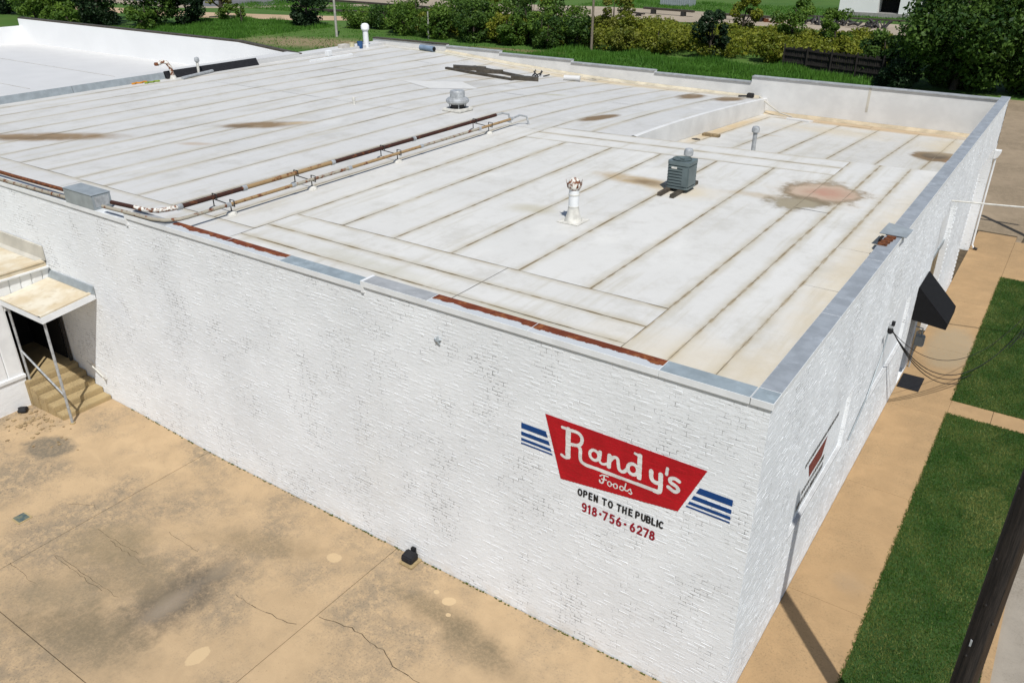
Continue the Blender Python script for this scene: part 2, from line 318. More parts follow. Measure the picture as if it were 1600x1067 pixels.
def obj(name, me, parent=None):
    o = bpy.data.objects.new(name, me); COL.objects.link(o); o.parent = parent
    if parent is not None:
        m = Matrix.Identity(4); q = parent
        while q is not None: m = Matrix.Translation(q.location) @ m if q.rotation_euler.z == 0 else (Matrix.LocRotScale(q.location, q.rotation_euler, q.scale) @ m); q = q.parent
        o.matrix_parent_inverse = m.inverted()
    return o
def tag(o, label, cat, group=None):
    o['label'] = label; o['category'] = cat
    if group: o['group'] = group
    return o
def thing(name, label, cat, loc=(0,0,0), group=None):
    o = bpy.data.objects.new(name, None); COL.objects.link(o); o.location = loc; o.empty_display_size = .2
    return tag(o, label, cat, group)
def struct(o): o['kind'] = 'structure'; return o
def stuff(o): o['kind'] = 'stuff'; return o
def box(name, mat, parent, *a, bevel=0): return MB().box(*a).build(name, mat, parent, bevel=bevel)

# ------------------------------------------------------------------ ground and setting
def gz(x, y):   # yard rises gently towards the annex
    t = min(1, max(0, (-12.5-x)/5.5)); return .16*t*t*(3-2*t)
def sheet_grid(name, mat, x0, x1, y0, y1, z, nx=1, ny=1, parent=None):
    m = MB(); vs = [(x0+(x1-x0)*i/nx, y0+(y1-y0)*j/ny, z) for j in range(ny+1) for i in range(nx+1)]
    m.add(vs, [(j*(nx+1)+i, j*(nx+1)+i+1, (j+1)*(nx+1)+i+1, (j+1)*(nx+1)+i) for j in range(ny) for i in range(nx)])
    return m.build(name, mat, parent)
def poly_sheet(name, mat, pts, z): return struct(MB().add([(x, y, z) for x, y in pts], [tuple(range(len(pts)))]).build(name, mat))
struct(sheet_grid('ground', M_FIELD, -900, 700, -500, 1200, -.08))
# the concrete yard: a dirt bed with slabs that stop short of each other
yard = struct(MB().add([(-40,0.03,-.02),(-40,-30,-.02),(0,-30,-.02),(0,.03,-.02)], [(0,1,2,3)]).build('concrete_yard', M_JOINT))
xs = [-33, -26.5, -20.0, -13.66, -7.3, -.02]; ys = [-.012, -5.79, -11.6, -17.4]
G = .008
for i in range(len(xs)-1):
    for j in range(len(ys)-1):
        x0, x1, y1, y0 = xs[i]+G, xs[i+1]-G, ys[j]-(0 if j == 0 else G), ys[j+1]+G
        nx = 10; m = MB(); top = [(x0+(x1-x0)*k/nx, y) for y in (y0, y1) for k in range(nx+1)]
        vs = [(x, y, gz(x, y)) for x, y in top] + [(x, y, gz(x, y)-.05) for x, y in top]; n = nx+1
        fs = [(k, k+1, n+k+1, n+k) for k in range(nx)] + [(k, 2*n+k, 2*n+k+1, k+1) for k in range(nx)] + [(n+k, n+k+1, 3*n+k+1, 3*n+k) for k in range(nx)] + [(0, n, 3*n, 2*n), (nx, 2*n+nx, 3*n+nx, n+nx)]
        m.add(vs, fs).build('concrete_slab', M_YARD, yard)
def crack(pts, w=.012):
    m = MB(); fine = []
    for (a, b) in zip(pts, pts[1:]):
        n = max(3, int(math.dist(a, b)/.12))
        for k in range(n): fine.append((a[0]+(b[0]-a[0])*k/n+random.uniform(-.03, .03), a[1]+(b[1]-a[1])*k/n+random.uniform(-.03, .03)))
    for a, b in zip(fine, fine[1:]):
        d = Vector((b[0]-a[0], b[1]-a[1])).normalized(); nx, ny = -d.y*w*.5*random.uniform(.4, 1.2), d.x*w*.5*random.uniform(.4, 1.2)
        z = gz(*a)+.004; m.add([(a[0]-nx,a[1]-ny,z),(a[0]+nx,a[1]+ny,z),(b[0]+nx,b[1]+ny,z),(b[0]-nx,b[1]-ny,z)], [(0,1,2,3)])
    return m.build('crack', M_JOINT, yard)
crack([(-7.23,-2.34),(-6.51,-2.21),(-5.64,-2.27),(-5.26,-2.42),(-4.62,-2.46),(-3.6,-2.9)], .016); crack([(-9.07,-2.9),(-8.02,-2.85),(-7.34,-2.74)], .012); crack([(-14.5,-3.2),(-14.0,-2.9),(-13.7,-2.95)], .008)
for (x, y, L) in ((-12.2,-4.35,.95), (-12.0,-4.28,1.2), (-11.9,-3.4,.7), (-12.4,-3.3,.8), (-11.2,-2.5,.6), (-13.1,-5.0,.6)): crack([(x-L,y),(x+L,y)], .008)   # scratch marks in the slab
# sidewalk slabs
walk = struct(MB().add([(-.6,-30,-.03),(1.5,-30,-.03),(1.5,30.28,-.03),(-.6,30.28,-.03)], [(0,1,2,3)]).build('sidewalk', M_JOINT))
yy = -14.0
while yy < 30:
    box('sidewalk_slab', M_WALK, walk, .006 if yy < 27 else -.6, 1.497, yy+.004, min(30.2, yy+4.4)-.004, -.02, .004, bevel=0); yy += 4.4
entry = struct(MB().add([(1.5,12.66,-.02),(3.62,12.66,-.02),(3.62,13.5,-.02),(1.5,13.5,-.02)], [(0,1,2,3)]).build('entry_path', M_JOINT))
box('path_slab', M_WALK, entry, 1.503, 2.55, 12.67, 13.49, -.015, .003); box('path_slab', M_WALK, entry, 2.562, 3.615, 12.67, 13.49, -.015, .003)
street = struct(MB().add([(3.62,-40,-.05),(60,-40,-.05),(60,25,-.05),(3.62,25,-.05)], [(0,1,2,3)]).build('street', M_ROAD))
for k in range(14):   # kerb stones along the lawn
    box('kerb_stone', M_WALK, street, 3.55, 3.70, -9+k*2.4+.005, -9+(k+1)*2.4-.005, -.06, .03, bevel=.008)
lot = poly_sheet('side_lot', M_LOT, [(1.5,24.7),(60,24.7),(60,66),(-3.2,66),(-1.0,40),(-.5,30.3),(1.5,30.3)], -.05)
for k in range(2): box('sidewalk_slab', M_WALK, walk, 1.506, 3.6, 24.55+2.4*k, 24.55+2.4*k+2.39, -.02, .002)
for a, b in (((1.7,28.5),(3.4,60)), ((3.2,26),(6.5,62))):   # expansion joints of the lot
    d = Vector((b[0]-a[0], b[1]-a[1])).normalized(); n = Vector((-d.y, d.x))*.05
    MB().add([(a[0]-n.x,a[1]-n.y,-.046),(a[0]+n.x,a[1]+n.y,-.046),(b[0]+n.x,b[1]+n.y,-.046),(b[0]-n.x,b[1]-n.y,-.046)], [(0,1,2,3)]).build('lot_joint', M_JOINT, lot)
# far ground strips
poly_sheet('gravel_road', M_GRAVEL, [(-130,131),(-96,115),(-68,122.5),(-52,123),(-34,119.5),(20,122),(20,103),(-22,105),(-33,107.5),(-45,107),(-60,103.5),(-88,101.5),(-140,108)], -.06)
poly_sheet('dirt_track', M_DIRT, [(-145,66),(-112,71),(-96,76.5),(-84,83.5),(-80,88),(-92,86),(-101,82),(-118,77),(-150,72)], -.064)
poly_sheet('far_road', M_ASPH, [(-190,85),(-125,83.5),(-118,92),(-124,103),(-200,112)], -.062)
poly_sheet('dirt_shoulder', M_GRAVEL, [(-190,84.5),(-190,80),(-128,79.5),(-120,84),(-110,93),(-102,100),(-106,103),(-116,94),(-125,84.3)], -.061)
# lawns
def lawn(name, x0, x1, y0, y1, nb):
    base = MB().box(x0, x1, y0, y1, -.05, .012).build(name, M_TURF); struct(base)
    n = nb; px = RNG.uniform(x0-.05, x1+.01, n); py = RNG.uniform(y0-.04, y1+.04, n); px = np.where(px < x0, x0-np.abs(RNG.normal(0, .022, n)), px); ang = RNG.uniform(0, 6.283, n)
    h = RNG.uniform(.02, .055, n); w = RNG.uniform(.006, .013, n); lx = RNG.normal(0, .02, n); ly = RNG.normal(0, .02, n)
    v = np.zeros((n, 3, 3)); v[:, 0] = np.c_[px-np.cos(ang)*w, py-np.sin(ang)*w, np.full(n, .01)]; v[:, 1] = np.c_[px+np.cos(ang)*w, py+np.sin(ang)*w, np.full(n, .01)]; v[:, 2] = np.c_[px+lx, py+ly, .012+h]
    t = np.clip(.30+.22*np.sin(px*2.1+py*1.3)*np.sin(py*.9-px)+.25*np.sin(px*5+1+np.sin(py*2.3))*np.sin(py*3.7+np.sin(px*3))+.35*(np.hypot((px-3.0)/.45, (py-8.3)/1.3) < 1)+RNG.normal(0, .28, n), 0, 1)
    tris_obj('grass', v, t, M_GRASS, base)
def tris_obj(name, v, tint, mat, parent=None, quads=False):
    k = 4 if quads else 3; n = len(v); me = bpy.data.meshes.new(name)
    me.vertices.add(n*k); me.vertices.foreach_set('co', v.reshape(-1).astype(np.float32))
    me.loops.add(n*k); me.loops.foreach_set('vertex_index', np.arange(n*k, dtype=np.int32))
    me.polygons.add(n); me.polygons.foreach_set('loop_start', np.arange(0, n*k, k, dtype=np.int32))
    me.update(calc_edges=True); me.materials.append(mat)
    a = me.attributes.new('tint', 'FLOAT', 'FACE'); a.data.foreach_set('value', np.asarray(tint, np.float32))
    o = obj(name, me, parent)
    return stuff(o) if name in ('grass', 'tall_grass') else o
lawn('lawn', 1.505, 3.545, -2.0, 12.655, 75000)
lawn('lawn', 1.505, 3.545, 13.505, 24.5, 50000)

# ------------------------------------------------------------------ the brick building
B = thing('brick_building', 'white painted brick building with a large flat white roof', 'building')
CH, BP, JT = .0745, .215, .011
def brickfield(seed, n_course, n_brick):
    r = np.random.default_rng(seed); return r.uniform(-.0032, .0028, (n_course, n_brick+2)), r.normal(0, .0011, (n_course, n_brick+2, 2))
NC = 83; FN = 118; FD, FT = brickfield(3, NC, FN); EN = 130; ED, ET = brickfield(5, NC, EN)
def course_off(k): return (k % 2)*.5*BP + ((k*37) % 7)*.004
def bricks_mesh(D, T, nb, length, ztop, hole=None, skip=None, cut=None):
    V = []; F = []
    for k in range(NC):
        z0 = k*CH+JT*.5+.004; z1 = (k+1)*CH-JT*.5+.004
        for i in range(nb+2):
            s0 = i*BP-course_off(k)+JT*.5; s1 = s0+BP-JT; s0c = max(s0, 0.0); s1c = min(s1, length)
            if s1c-s0c < .02: continue
            sm = (s0c+s1c)/2
            if z1 > ztop(sm): continue
            if hole and any(a-.03 < s1c and b+.03 > s0c and c-.01 < z1 and d+.01 > z0 for a, b, c, d in hole): 
                continue
            if skip and skip(k, i): continue
            V, F = brick_geo(V, F, s0c, s1c, z0, z1, D[k, min(i, D.shape[1]-1)], T[k, min(i, D.shape[1]-1)])
    return V, F
def brick_geo(V, F, s0, s1, z0, z1, d, t):
    b = .011; k = len(V); a, c = t
    V += [(s0, -.008, z0), (s1, -.008, z0), (s1, -.008, z1), (s0, -.008, z1),
          (s0+b, d-a-c, z0+b), (s1-b, d+a-c, z0+b), (s1-b, d+a+c, z1-b), (s0+b, d-a+c, z1-b)]
    F += [(k+4,k+5,k+6,k+7),(k,k+1,k+5,k+4),(k+1,k+2,k+6,k+5),(k+2,k+3,k+7,k+6),(k+3,k,k+4,k+7)]
    return V, F
def mesh_from(name, V, F, mat, parent):
    me = bpy.data.meshes.new(name); me.from_pydata(V, [], F); me.materials.append(mat)
    bm = bmesh.new(); bm.from_mesh(me); bmesh.ops.recalc_face_normals(bm, faces=bm.faces); bm.to_mesh(me); bm.free()
    return obj(name, me, parent)
# front wall (s runs from the corner towards -x); coordinates (s, d, z) -> (-s, -d, z)
ZR, ZM, ZL = 6.02, 5.92, 5.765
def front_top(s): return ZR if s < 7.65 else (ZM if s < 15.12 else ZL)
fw = MB(); fw.box(-7.65, .0, .0, .30, -.1, ZR); fw.box(-15.12, -7.65, .0, .30, -.1, ZM); fw.box(-33, -15.12, .0, .30, -.1, ZL)
FW = fw.build('front_wall', M_MORTAR, B)
near = set()
for k in range(NC-4, -1, -1):
    for i in range(0, 18):
        if len(near) < 300 and k*CH > 3.9 and (k+1)*CH+.004 < ZR: near.add((k, i))
f_map = lambda V: [(-s, -d, z) for s, d, z in V]
V, F = bricks_mesh(FD, FT, FN, 25.0, front_top, skip=lambda k, i: (k, i) in near)
stuff(mesh_from('brickwork', f_map(V), F, M_BRICK, FW))
for (k, i) in near:
    z0 = k*CH+JT*.5+.004; z1 = (k+1)*CH-JT*.5+.004; s0 = max(0, i*BP-course_off(k)+JT*.5); s1 = i*BP-course_off(k)+BP-JT*.5
    if s1-s0 < .02: continue
    v, f = brick_geo([], [], s0, s1, z0, z1, FD[k, i], FT[k, i]); mesh_from('brick', f_map(v), f, M_BRICK, FW)
# east wall: (s along +y)
HOLES = [(2.65, 6.3, 1.9, 3.33), (8.8, 12.2, 1.9, 3.45), (13.42, 14.55, .05, 2.35), (15.1, 18.0, -.1, 4.55), (22.8, 27.15, -.1, 4.3)]
DEP = [.075, .075, .16, .16, .55]
ew = MB(); yc = sorted({.30, 27.6} | {h[0] for h in HOLES} | {h[1] for h in HOLES}); zc = sorted({-.1, 6.02} | {h[2] for h in HOLES} | {h[3] for h in HOLES})
for a, b in zip(yc, yc[1:]):
    segs = [h for h in HOLES if h[0] <= a+1e-6 and h[1] >= b-1e-6]
    if not segs: ew.box(-.30, .0, a, b, -.1, 6.02)
    else:
        h = segs[0]
        if h[2] > -.1: ew.box(-.30, .0, a, b, -.1, h[2])
        ew.box(-.30, .0, a, b, h[3], 6.02)
EW = ew.build('side_wall', M_MORTAR, B)
V, F = bricks_mesh(ED, ET, EN, 27.6, lambda s: 6.02, hole=HOLES)
stuff(mesh_from('brickwork', [(d, s, z) for s, d, z in V], F, M_BRICK, EW))
# recesses in the side wall
def recess_panel(i, mat, name='recess_panel'):
    a, b, c, d = HOLES[i]; return box(name, mat, B, -DEP[i]-.12, -DEP[i], a-.02, b+.02, c-.02, d+.02)
recess_panel(0, M_BRICK); recess_panel(1, M_BRICK)
M_SILL = simple('dulled_sill', (.48, .48, .475), .7, var=.2, scale=4)  # sill colour darkened to hold down the glare of the sunlit ledge
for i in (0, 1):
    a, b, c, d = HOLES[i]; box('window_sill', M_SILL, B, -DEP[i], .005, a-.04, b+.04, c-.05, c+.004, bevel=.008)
a, b, c, d = HOLES[2]; DR = box('door', M_GREYM, B, -.22, -.15, a, b, c, d)
box('door_pane', simple('door_glass', (.03, .035, .04), .15), DR, -.15, -.142, a+.15, b-.15, 1.0, 2.2); box('door_handle', M_GALV, DR, -.15, -.09, a+.06, a+.10, 1.0, 1.16)
for i, bm_ in ((3, M_WOOD), (4, M_WHITE)):
    a, b, c, d = HOLES[i]; D = DEP[i]
    if i == 4: box('alcove_wall', M_WHITE, B, -D-.15, -.30, a-.15, a, -.05, d+.15)
    if i == 4: box('alcove_wall', M_BRICK, B, -D-.15, -.30, b, b+.15, -.05, d+.15); box('alcove_ceiling', M_WHITE, B, -D-.15, -.30, a, b, d, d+.15)
    if i == 3:
        for k in range(9): box('board', M_WOOD, B, -D-.05, -D-random.uniform(0, .02), a+k*(b-a)/9+.004, a+(k+1)*(b-a)/9-.004, -.03, 3.0)
        box('transom_panel', M_WHITE, B, -D-.05, -D+.03, a, b, 3.15, 4.55); box('transom_beam', M_GREYM, B, -D-.05, -D+.06, a, b, 3.0, 3.15)
    else: box('alcove_back', M_WHITE, B, -D-.12, -D, a, b, -.05, d)
# toothed brick quoins on the far jambs
for yq, x1 in ((18.0, 0), (22.8, 0)):
    for k in range(1, 56, 2): box('quoin_brick', M_BRICK, EW, -.09, .018, yq+(.012 if yq < 20 else -.10), yq+(.10 if yq < 20 else -.012), k*CH+.006, (k+1)*CH-.006)
box('back_wall', M_WHITE, B, -33, -.3, 27.36, 27.6, -.1, 4.3); box('west_wall', M_WHITE, B, -33, -32.7, .3, 27.36, -.1, 5.7)
# roof surfaces
def zb(x): return float(np.interp(x, [-33, -27.5, -23, -18, -11, -9.3], [5.84, 5.79, 5.47, 5.2, 5.12, 5.1]))
def e0(x): return 14.4+(x+9.3)*.1
def zroof(x, y):
    t = min(1, max(0, (y-e0(x))/13)); return 5.85+(zb(x)-5.85)*t**1.5
def zwell(x, y): return 5.27-(y-14.4)*.061
def patch(name, mat, fx0, fx1, fy0, fy1, zf, dz, parent, ny=14, nx=2, wr=.004, along='y', jit=0):
    """a strip of membrane: u across, v along; edges given as functions"""
    m = MB(); uv = []; seed = random.uniform(0, 99)
    for j in range(ny+1):
        for i in range(nx+1):
            u = i/nx; v = j/ny
            if along == 'y':
                yA = fy0 if not callable(fy0) else None
                x_guess = fx0+(fx1-fx0)*u; ya = fy0(x_guess) if callable(fy0) else fy0; yb_ = fy1(x_guess) if callable(fy1) else fy1
                x = x_guess; y = ya+(yb_-ya)*v; w = abs(fx1-fx0); ln = abs(yb_-ya)
            else:
                x = fx0+(fx1-fx0)*v; ya = fy0(x) if callable(fy0) else fy0; yb_ = fy1(x) if callable(fy1) else fy1
                y = ya+(yb_-ya)*u; w = abs(yb_-ya); ln = abs(fx1-fx0)
            z = zf(x, y)+dz + wr*math.sin(x*2.3+seed)*math.sin(y*1.1+seed*2) + random.uniform(-wr, wr)*.3
            m.v.append((x, y, z)); uv.append((min(u, 1-u)*w, min(v, 1-v)*ln))
    n = nx+1
    for j in range(ny):
        for i in range(nx): m.f.append((j*n+i, j*n+i+1, (j+1)*n+i+1, (j+1)*n+i)); m.mi.append(0)
    return m.build(name, mat, parent, uv=uv, smooth=True)
ROOF = patch('roof', M_DECK, -32.7, -.30, .30, e0, zroof, -.016, B, 4, 8, 0)
patch('roof_deck', M_DECK, -32.7, -9.3, e0, 27.36, zroof, -.016, ROOF, 16, 12, 0); patch('roof_deck', M_DECK, -9.3, -.30, e0, 27.36, zwell, -.016, ROOF, 6, 4, 0)
g = .008
e1 = lambda x: e0(x)-.88; e2 = lambda x: e0(x)-1.78
def strip(mat, xa, xb, ya, yb, zf=zroof, along='y', ny=16):
    sh = lambda f, d: ((lambda x: f(x)+d) if callable(f) else f+d)
    return patch('roof_sheet', mat, xa+g, xb-g, sh(ya, g), sh(yb, -g), zf, 0, ROOF, ny, 4, .004, along)
# front part, right of the pipe run
sa = [-12.3, -10.8, -9.25, -7.65, -5.95, -4.32]
for a, b in zip(sa, sa[1:]): strip(M_ROOFA, a, b, 2.62, e2)
strip(M_ROOFA, -4.32, -2.72, 2.62, e2); strip(M_ROOFA, -2.72, -1.9, .32, 9.8); strip(M_ROOFA, -2.72, -1.9, 9.8, e0); strip(M_ROOFA, -1.9, -1.1, .32, e0, ny=20)
for a, b in ((.32, 5.1), (5.1, 7.55), (7.55, 8.9), (8.9, 11.6), (11.6, e0)): strip(M_ROOFA, -1.1, -.30, a, b)
for a, b in ((-12.3, -6.2), (-6.2, -2.72)):
    strip(M_ROOFA, a, b, 1.72, 2.62, along='x'); strip(M_ROOFA, a, b, .95, 1.72, along='x'); strip(M_ROOFA, a, b, .32, .95, along='x')
strip(M_ROOFA, -12.3, -2.72, e2, e1, along='x'); strip(M_ROOFA, -12.3, -2.72, e1, e0, along='x')
# left of it
sb = [-32.7, -31.2, -29.75, -28.3, -26.8, -25.35, -23.9, -22.5, -21.05, -19.6, -18.25, -16.8, -15.3, -13.75, -12.3]
for a, b in ((-32.7, -26), (-26, -19.2), (-19.2, -12.3)): strip(M_ROOFB, a, b, .32, 1.36, along='x')
for i, (a, b) in enumerate(zip(sb, sb[1:])):
    strip(M_ROOFB if a < -14 else M_ROOFA, a, b, 1.36, 13.5, ny=14)
    cut = 18.5+((i*5) % 7)*.9
    strip(M_ROOFB, a, b, 13.5, cut, ny=8); strip(M_ROOFB, a, b, cut, 26.75, ny=10)
for a, b in ((-32.7, -24), (-24, -16.5), (-16.5, -9.3)): strip(M_ROOFB, a, b, 26.75, 27.36, along='x')
sc_ = [-12.3, -10.85, -9.3]
for a, b in zip(sc_, sc_[1:]): strip(M_ROOFB, a, b, e0, 26.75, ny=14)
# the sunken part
sd = [-9.3, -8.75, -7.3, -5.75, -4.2, -2.7, -1.35, -.30]
for a, b in zip(sd, sd[1:]): strip(M_ROOFC, a, b, e0, 26.4, zwell)
strip(M_ROOFC, -9.3, -4.6, 26.4, 27.36, zwell, 'x'); strip(M_ROOFC, -4.6, -.30, 26.4, 27.36, zwell, 'x')
m = MB(); n = 14
for j in range(n+1):
    y = e0(-9.3)+(27.36-e0(-9.3))*j/n; m.v += [(-9.3, y, zwell(-9.3, y)-.03), (-9.292, y, zroof(-9.3, y)+.01), (-9.42, y, zroof(-9.3, y)+.03), (-9.5, y, zroof(-9.5, y)-.004)]
for j in range(n):
    for i in range(3): m.f.append((j*4+i, (j+1)*4+i, (j+1)*4+i+1, j*4+i+1)); m.mi.append(0)
m.build('step_flashing', M_PARAPET, ROOF, smooth=True)
m = MB()
m.add([(-9.3, e0(-9.3), 5.845), (-.3, e0(-.3), 5.845), (-.3, e0(-.3), 5.1), (-9.3, e0(-9.3), 5.1)], [(0, 1, 2, 3)]).build('step_wall', M_PARTAN, ROOF)
# cant strips of tan dirt-catching membrane along the low parapets
def prism_x(name, mat, x0, x1, prof, parent, bevel=0):   # profile in (y, z) swept along x
    return MB().prism(prof, lambda p, s: (x0 if s == 0 else x1, p[0], p[1])).build(name, mat, parent, bevel=bevel)
# rear parapet, stepped
BK = [(-33, -27.5, 6.19), (-27.5, -23.9, 6.09), (-23.9, -19.47, 5.98), (-19.47, -14.85, 5.87), (-14.85, -10.1, 5.77), (-10.1, .0, 6.03)]
for x0, x1, zt in BK:
    P = box('rear_parapet', M_PARAPET, B, x0, x1, 27.36, 27.6, 4.3, zt-.05)
    nseg = max(1, round((x1-x0)/4.5))
    for k in range(nseg):
        a = x0+(x1-x0)*k/nseg; b = x0+(x1-x0)*(k+1)/nseg
        MB().box(a+.003, b-.003, 27.31, 27.66, zt-.06, zt, 0, 0).build('coping', M_CGREY if x0 > -32 else M_BROWNM, B, bevel=.01)
        if k: box('membrane_joint', M_PARTAN, P, a-.05, a+.05, 27.352, 27.36, 5.0, zt-.06)
for x0, x1 in ((-27.5, -9.6),):
    m = MB(); nn = 12
    for j in range(nn+1):
        x = x0+(x1-x0)*j/nn; m.v += [(x, 27.12, zroof(x, 27.1)+.004), (x, 27.352, zroof(x, 27.3)+.10)]
    for j in range(nn): m.f.append((2*j, 2*j+2, 2*j+3, 2*j+1)); m.mi.append(0)
    m.build('cant_strip', simple('cant_tan', (.55, .49, .37), .7, var=.3, scale=2), ROOF)
m = MB().add([(-9.29, 27.05, zwell(0, 27.05)+.004), (-.3, 27.05, zwell(0, 27.05)+.004), (-.3, 27.352, zwell(0, 27.3)+.12), (-9.29, 27.352, zwell(0, 27.3)+.12)], [(0, 1, 2, 3)]); m.build('cant_strip', simple('cant_tan_low', (.50, .41, .28), .7, var=.3, scale=2), ROOF)
box('east_parapet_face', M_PARTAN, B, -.304, -.298, .3, 27.36, 4.4, 6.02)
MB().add([(-.40, .33, 5.858), (-.298, .33, 5.864), (-.298, e0(-.3), 5.864), (-.40, e0(-.3), 5.858)], [(0, 1, 2, 3)]).build('edge_band', simple('brown_band', (.22, .155, .075), .85, var=.5, scale=5), ROOF)  # narrow brown band on the roof beside the side coping
# front coping pieces
for x0, x1, zt, mt in ((-1.68, -.30, 6.13, M_CBLUE), (-4.0, -1.68, 6.13, M_CRUST), (-6.1, -4.0, 6.13, M_CRUST), (-7.62, -6.1, 6.13, M_CGREY), (-9.9, -7.68, 6.04, M_CBLUE), (-11.7, -9.9, 6.04, M_CRUST), (-13.6, -11.7, 6.04, M_CRUST), (-15.1, -13.6, 6.04, M_CGREY), (-19, -15.16, 5.89, M_CWHITE), (-24, -19, 5.89, M_CWHITE), (-33, -24, 5.89, M_CWHITE)):
    MB().box(x0+.0015, x1-.0015, -.034, .312, zt-.115, zt, 0, 1).build('coping', [M_WHITE, mt], B, bevel=.004)
MB().box(-.292, .034, -.034, .312, 6.015, 6.13, 0, 1).build('coping', [M_WHITE, M_CBLUE], B, bevel=.006)
box('coping_end', M_WHITE, B, -7.68, -7.62, -.036, .310, 5.90, 6.132); box('coping_end', M_WHITE, B, -15.16, -15.1, -.036, .310, 5.75, 6.042)
yy = .315
while yy < 27.5:
    y1 = min(27.3, yy+(3.05 if yy < 14 else 2.2)); zt = 6.13 if yy < 14.6 else 6.10
    MB().box(-.292, .032, yy+.0015, y1-.0015, zt-(.10 if yy < 14.6 else .08), zt, 0, 1).build('coping', [M_WHITE, M_CEAST], B, bevel=.003); yy = y1
    if y1 >= 27.3: break
box('coping', M_CEAST, B, -.292, .032, 27.302, 27.665, 6.01, 6.098, bevel=.006)
# torn flashing on the side coping
tf = thing('loose_flashing', 'torn grey metal flashing plate over rusty bricks on side coping', 'flashing', (-.12, 8.0, 6.13))
MB().add([(-.42,8.05,6.16),(.12,8.05,6.16),(.16,8.5,6.21),(-.36,8.62,6.24)], [(0,1,2,3)]).add([(-.42,8.05,6.15),(.12,8.05,6.15),(.16,8.5,6.20),(-.36,8.62,6.23)], [(0,3,2,1)]).build('bent_plate', M_GREYM, tf)
for k in range(4): box('rusty_lath', M_RUST, tf, -.30+.02*k, -.12+.02*k, 7.35+.17*k, 7.47+.17*k, 6.125, 6.17, bevel=.005)
box('gap', M_DARK, tf, -.36, -.29, 7.75, 8.04, 5.86, 6.12)

# ------------------------------------------------------------------ painted sign
def surf(x, z, pad):
    s = -x; k = np.clip(((z-.004)/CH).astype(int), 0, NC-1); off = (k % 2)*.5*BP+((k*37) % 7)*.004
    i = np.clip(((s+off)/BP).astype(int), 0, FD.shape[1]-1); ls = (s+off)-i*BP; lz = (z-.004)-k*CH
    d = FD[k, i]; e = np.minimum(np.minimum(ls, BP-ls), np.minimum(lz, CH-lz))
    return np.where(e < JT*.5+.004, 0, np.maximum(d, 0))+.0052+pad
def paint(name, mask, bbox, mat, parent, cell=.008, pad=0):
    x0, x1, z0, z1 = bbox; nx = int((x1-x0)/cell)+1; nz = int((z1-z0)/cell)+1
    gx = x0+np.arange(nx+1)*cell; gz_ = z0+np.arange(nz+1)*cell
    cx, cz = np.meshgrid(gx[:-1]+cell/2, gz_[:-1]+cell/2); mk = mask(cx, cz)
    VX, VZ = np.meshgrid(gx, gz_); idx = -np.ones(VX.size, int); jj, ii = np.nonzero(mk); q = np.stack([jj*(nx+1)+ii, jj*(nx+1)+ii+1, (jj+1)*(nx+1)+ii+1, (jj+1)*(nx+1)+ii], 1)
    u, inv = np.unique(q, return_inverse=True); X = VX.ravel()[u]; Z = VZ.ravel()[u]
    me = bpy.data.meshes.new(name); me.from_pydata(np.c_[X, -surf(X, Z, pad), Z].tolist(), [], inv.reshape(-1, 4).tolist()); me.materials.append(mat)
    return obj(name, me, parent)
def in_poly(poly):
    def f(x, z):
        r = np.zeros(x.shape, bool); n = len(poly)
        for i in range(n):
            (a, b), (c, d) = poly[i], poly[(i+1) % n]
            r ^= ((b > z) != (d > z)) & (x < (c-a)*(z-b)/(d-b+1e-12)+a)
        return r
    return f
def in_strokes(strokes):
    def f(x, z):
        r = np.zeros(x.shape, bool)
        for pts, w in strokes:
            if len(pts) == 1: r |= (x-pts[0][0])**2+(z-pts[0][1])**2 < (w/2)**2; continue
            for (a, b), (c, d) in zip(pts, pts[1:]):
                L = (c-a)**2+(d-b)**2+1e-12; t = np.clip(((x-a)*(c-a)+(z-b)*(d-b))/L, 0, 1)
                r |= (x-a-t*(c-a))**2+(z-b-t*(d-b))**2 < (w/2)**2
        return r
    return f
def bb(pts, m=.06): xs_ = [p[0] for p in pts]; zs_ = [p[1] for p in pts]; return (min(xs_)-m, max(xs_)+m, min(zs_)-m, max(zs_)+m)
def smooth(pts, n=3):
    for _ in range(n):
        o = [pts[0]]
        for a, b in zip(pts, pts[1:]): o += [(a[0]*.75+b[0]*.25, a[1]*.75+b[1]*.25), (a[0]*.25+b[0]*.75, a[1]*.25+b[1]*.75)]
        pts = o+[pts[-1]]
    return pts
def ring(cx, cz, rx, rz, a0=0, a1=360, n=24): return [(cx+rx*math.cos(R(a0+(a1-a0)*k/n)), cz+rz*math.sin(R(a0+(a1-a0)*k/n))) for k in range(n+1)]
SG = thing('painted_sign', 'red trapezoid wall sign reading Randy\'s Foods with blue stripes and phone number', 'sign', (-2.2, -.01, 2.98))
RP = [(-3.64, 4.68), (-.77, 4.68), (-1.16, 3.75), (-3.30, 3.49)]
PN = paint('panel', in_poly(RP), bb(RP, .02), M_RED, SG)
def polyp(name, pts, mat): return paint(name, in_poly(pts), bb(pts, .01), mat, SG, .006)
for (za, zb_) in ((4.33, 4.215), (4.155, 4.075), (4.02, 3.965), (3.925, 3.895)):
    xr = lambda z: -3.66+(4.33-z)*.33+.045
    polyp('stripe', [(-4.12, za), (xr(za), za), (xr(zb_), zb_), (-4.12, zb_)], M_BLUE)
    xl = lambda z: -.855-(4.33-z)*.43
    polyp('stripe', [(xl(za), za), (-.33, za), (-.325, zb_), (xl(zb_), zb_)], M_BLUE)
LC = [0]
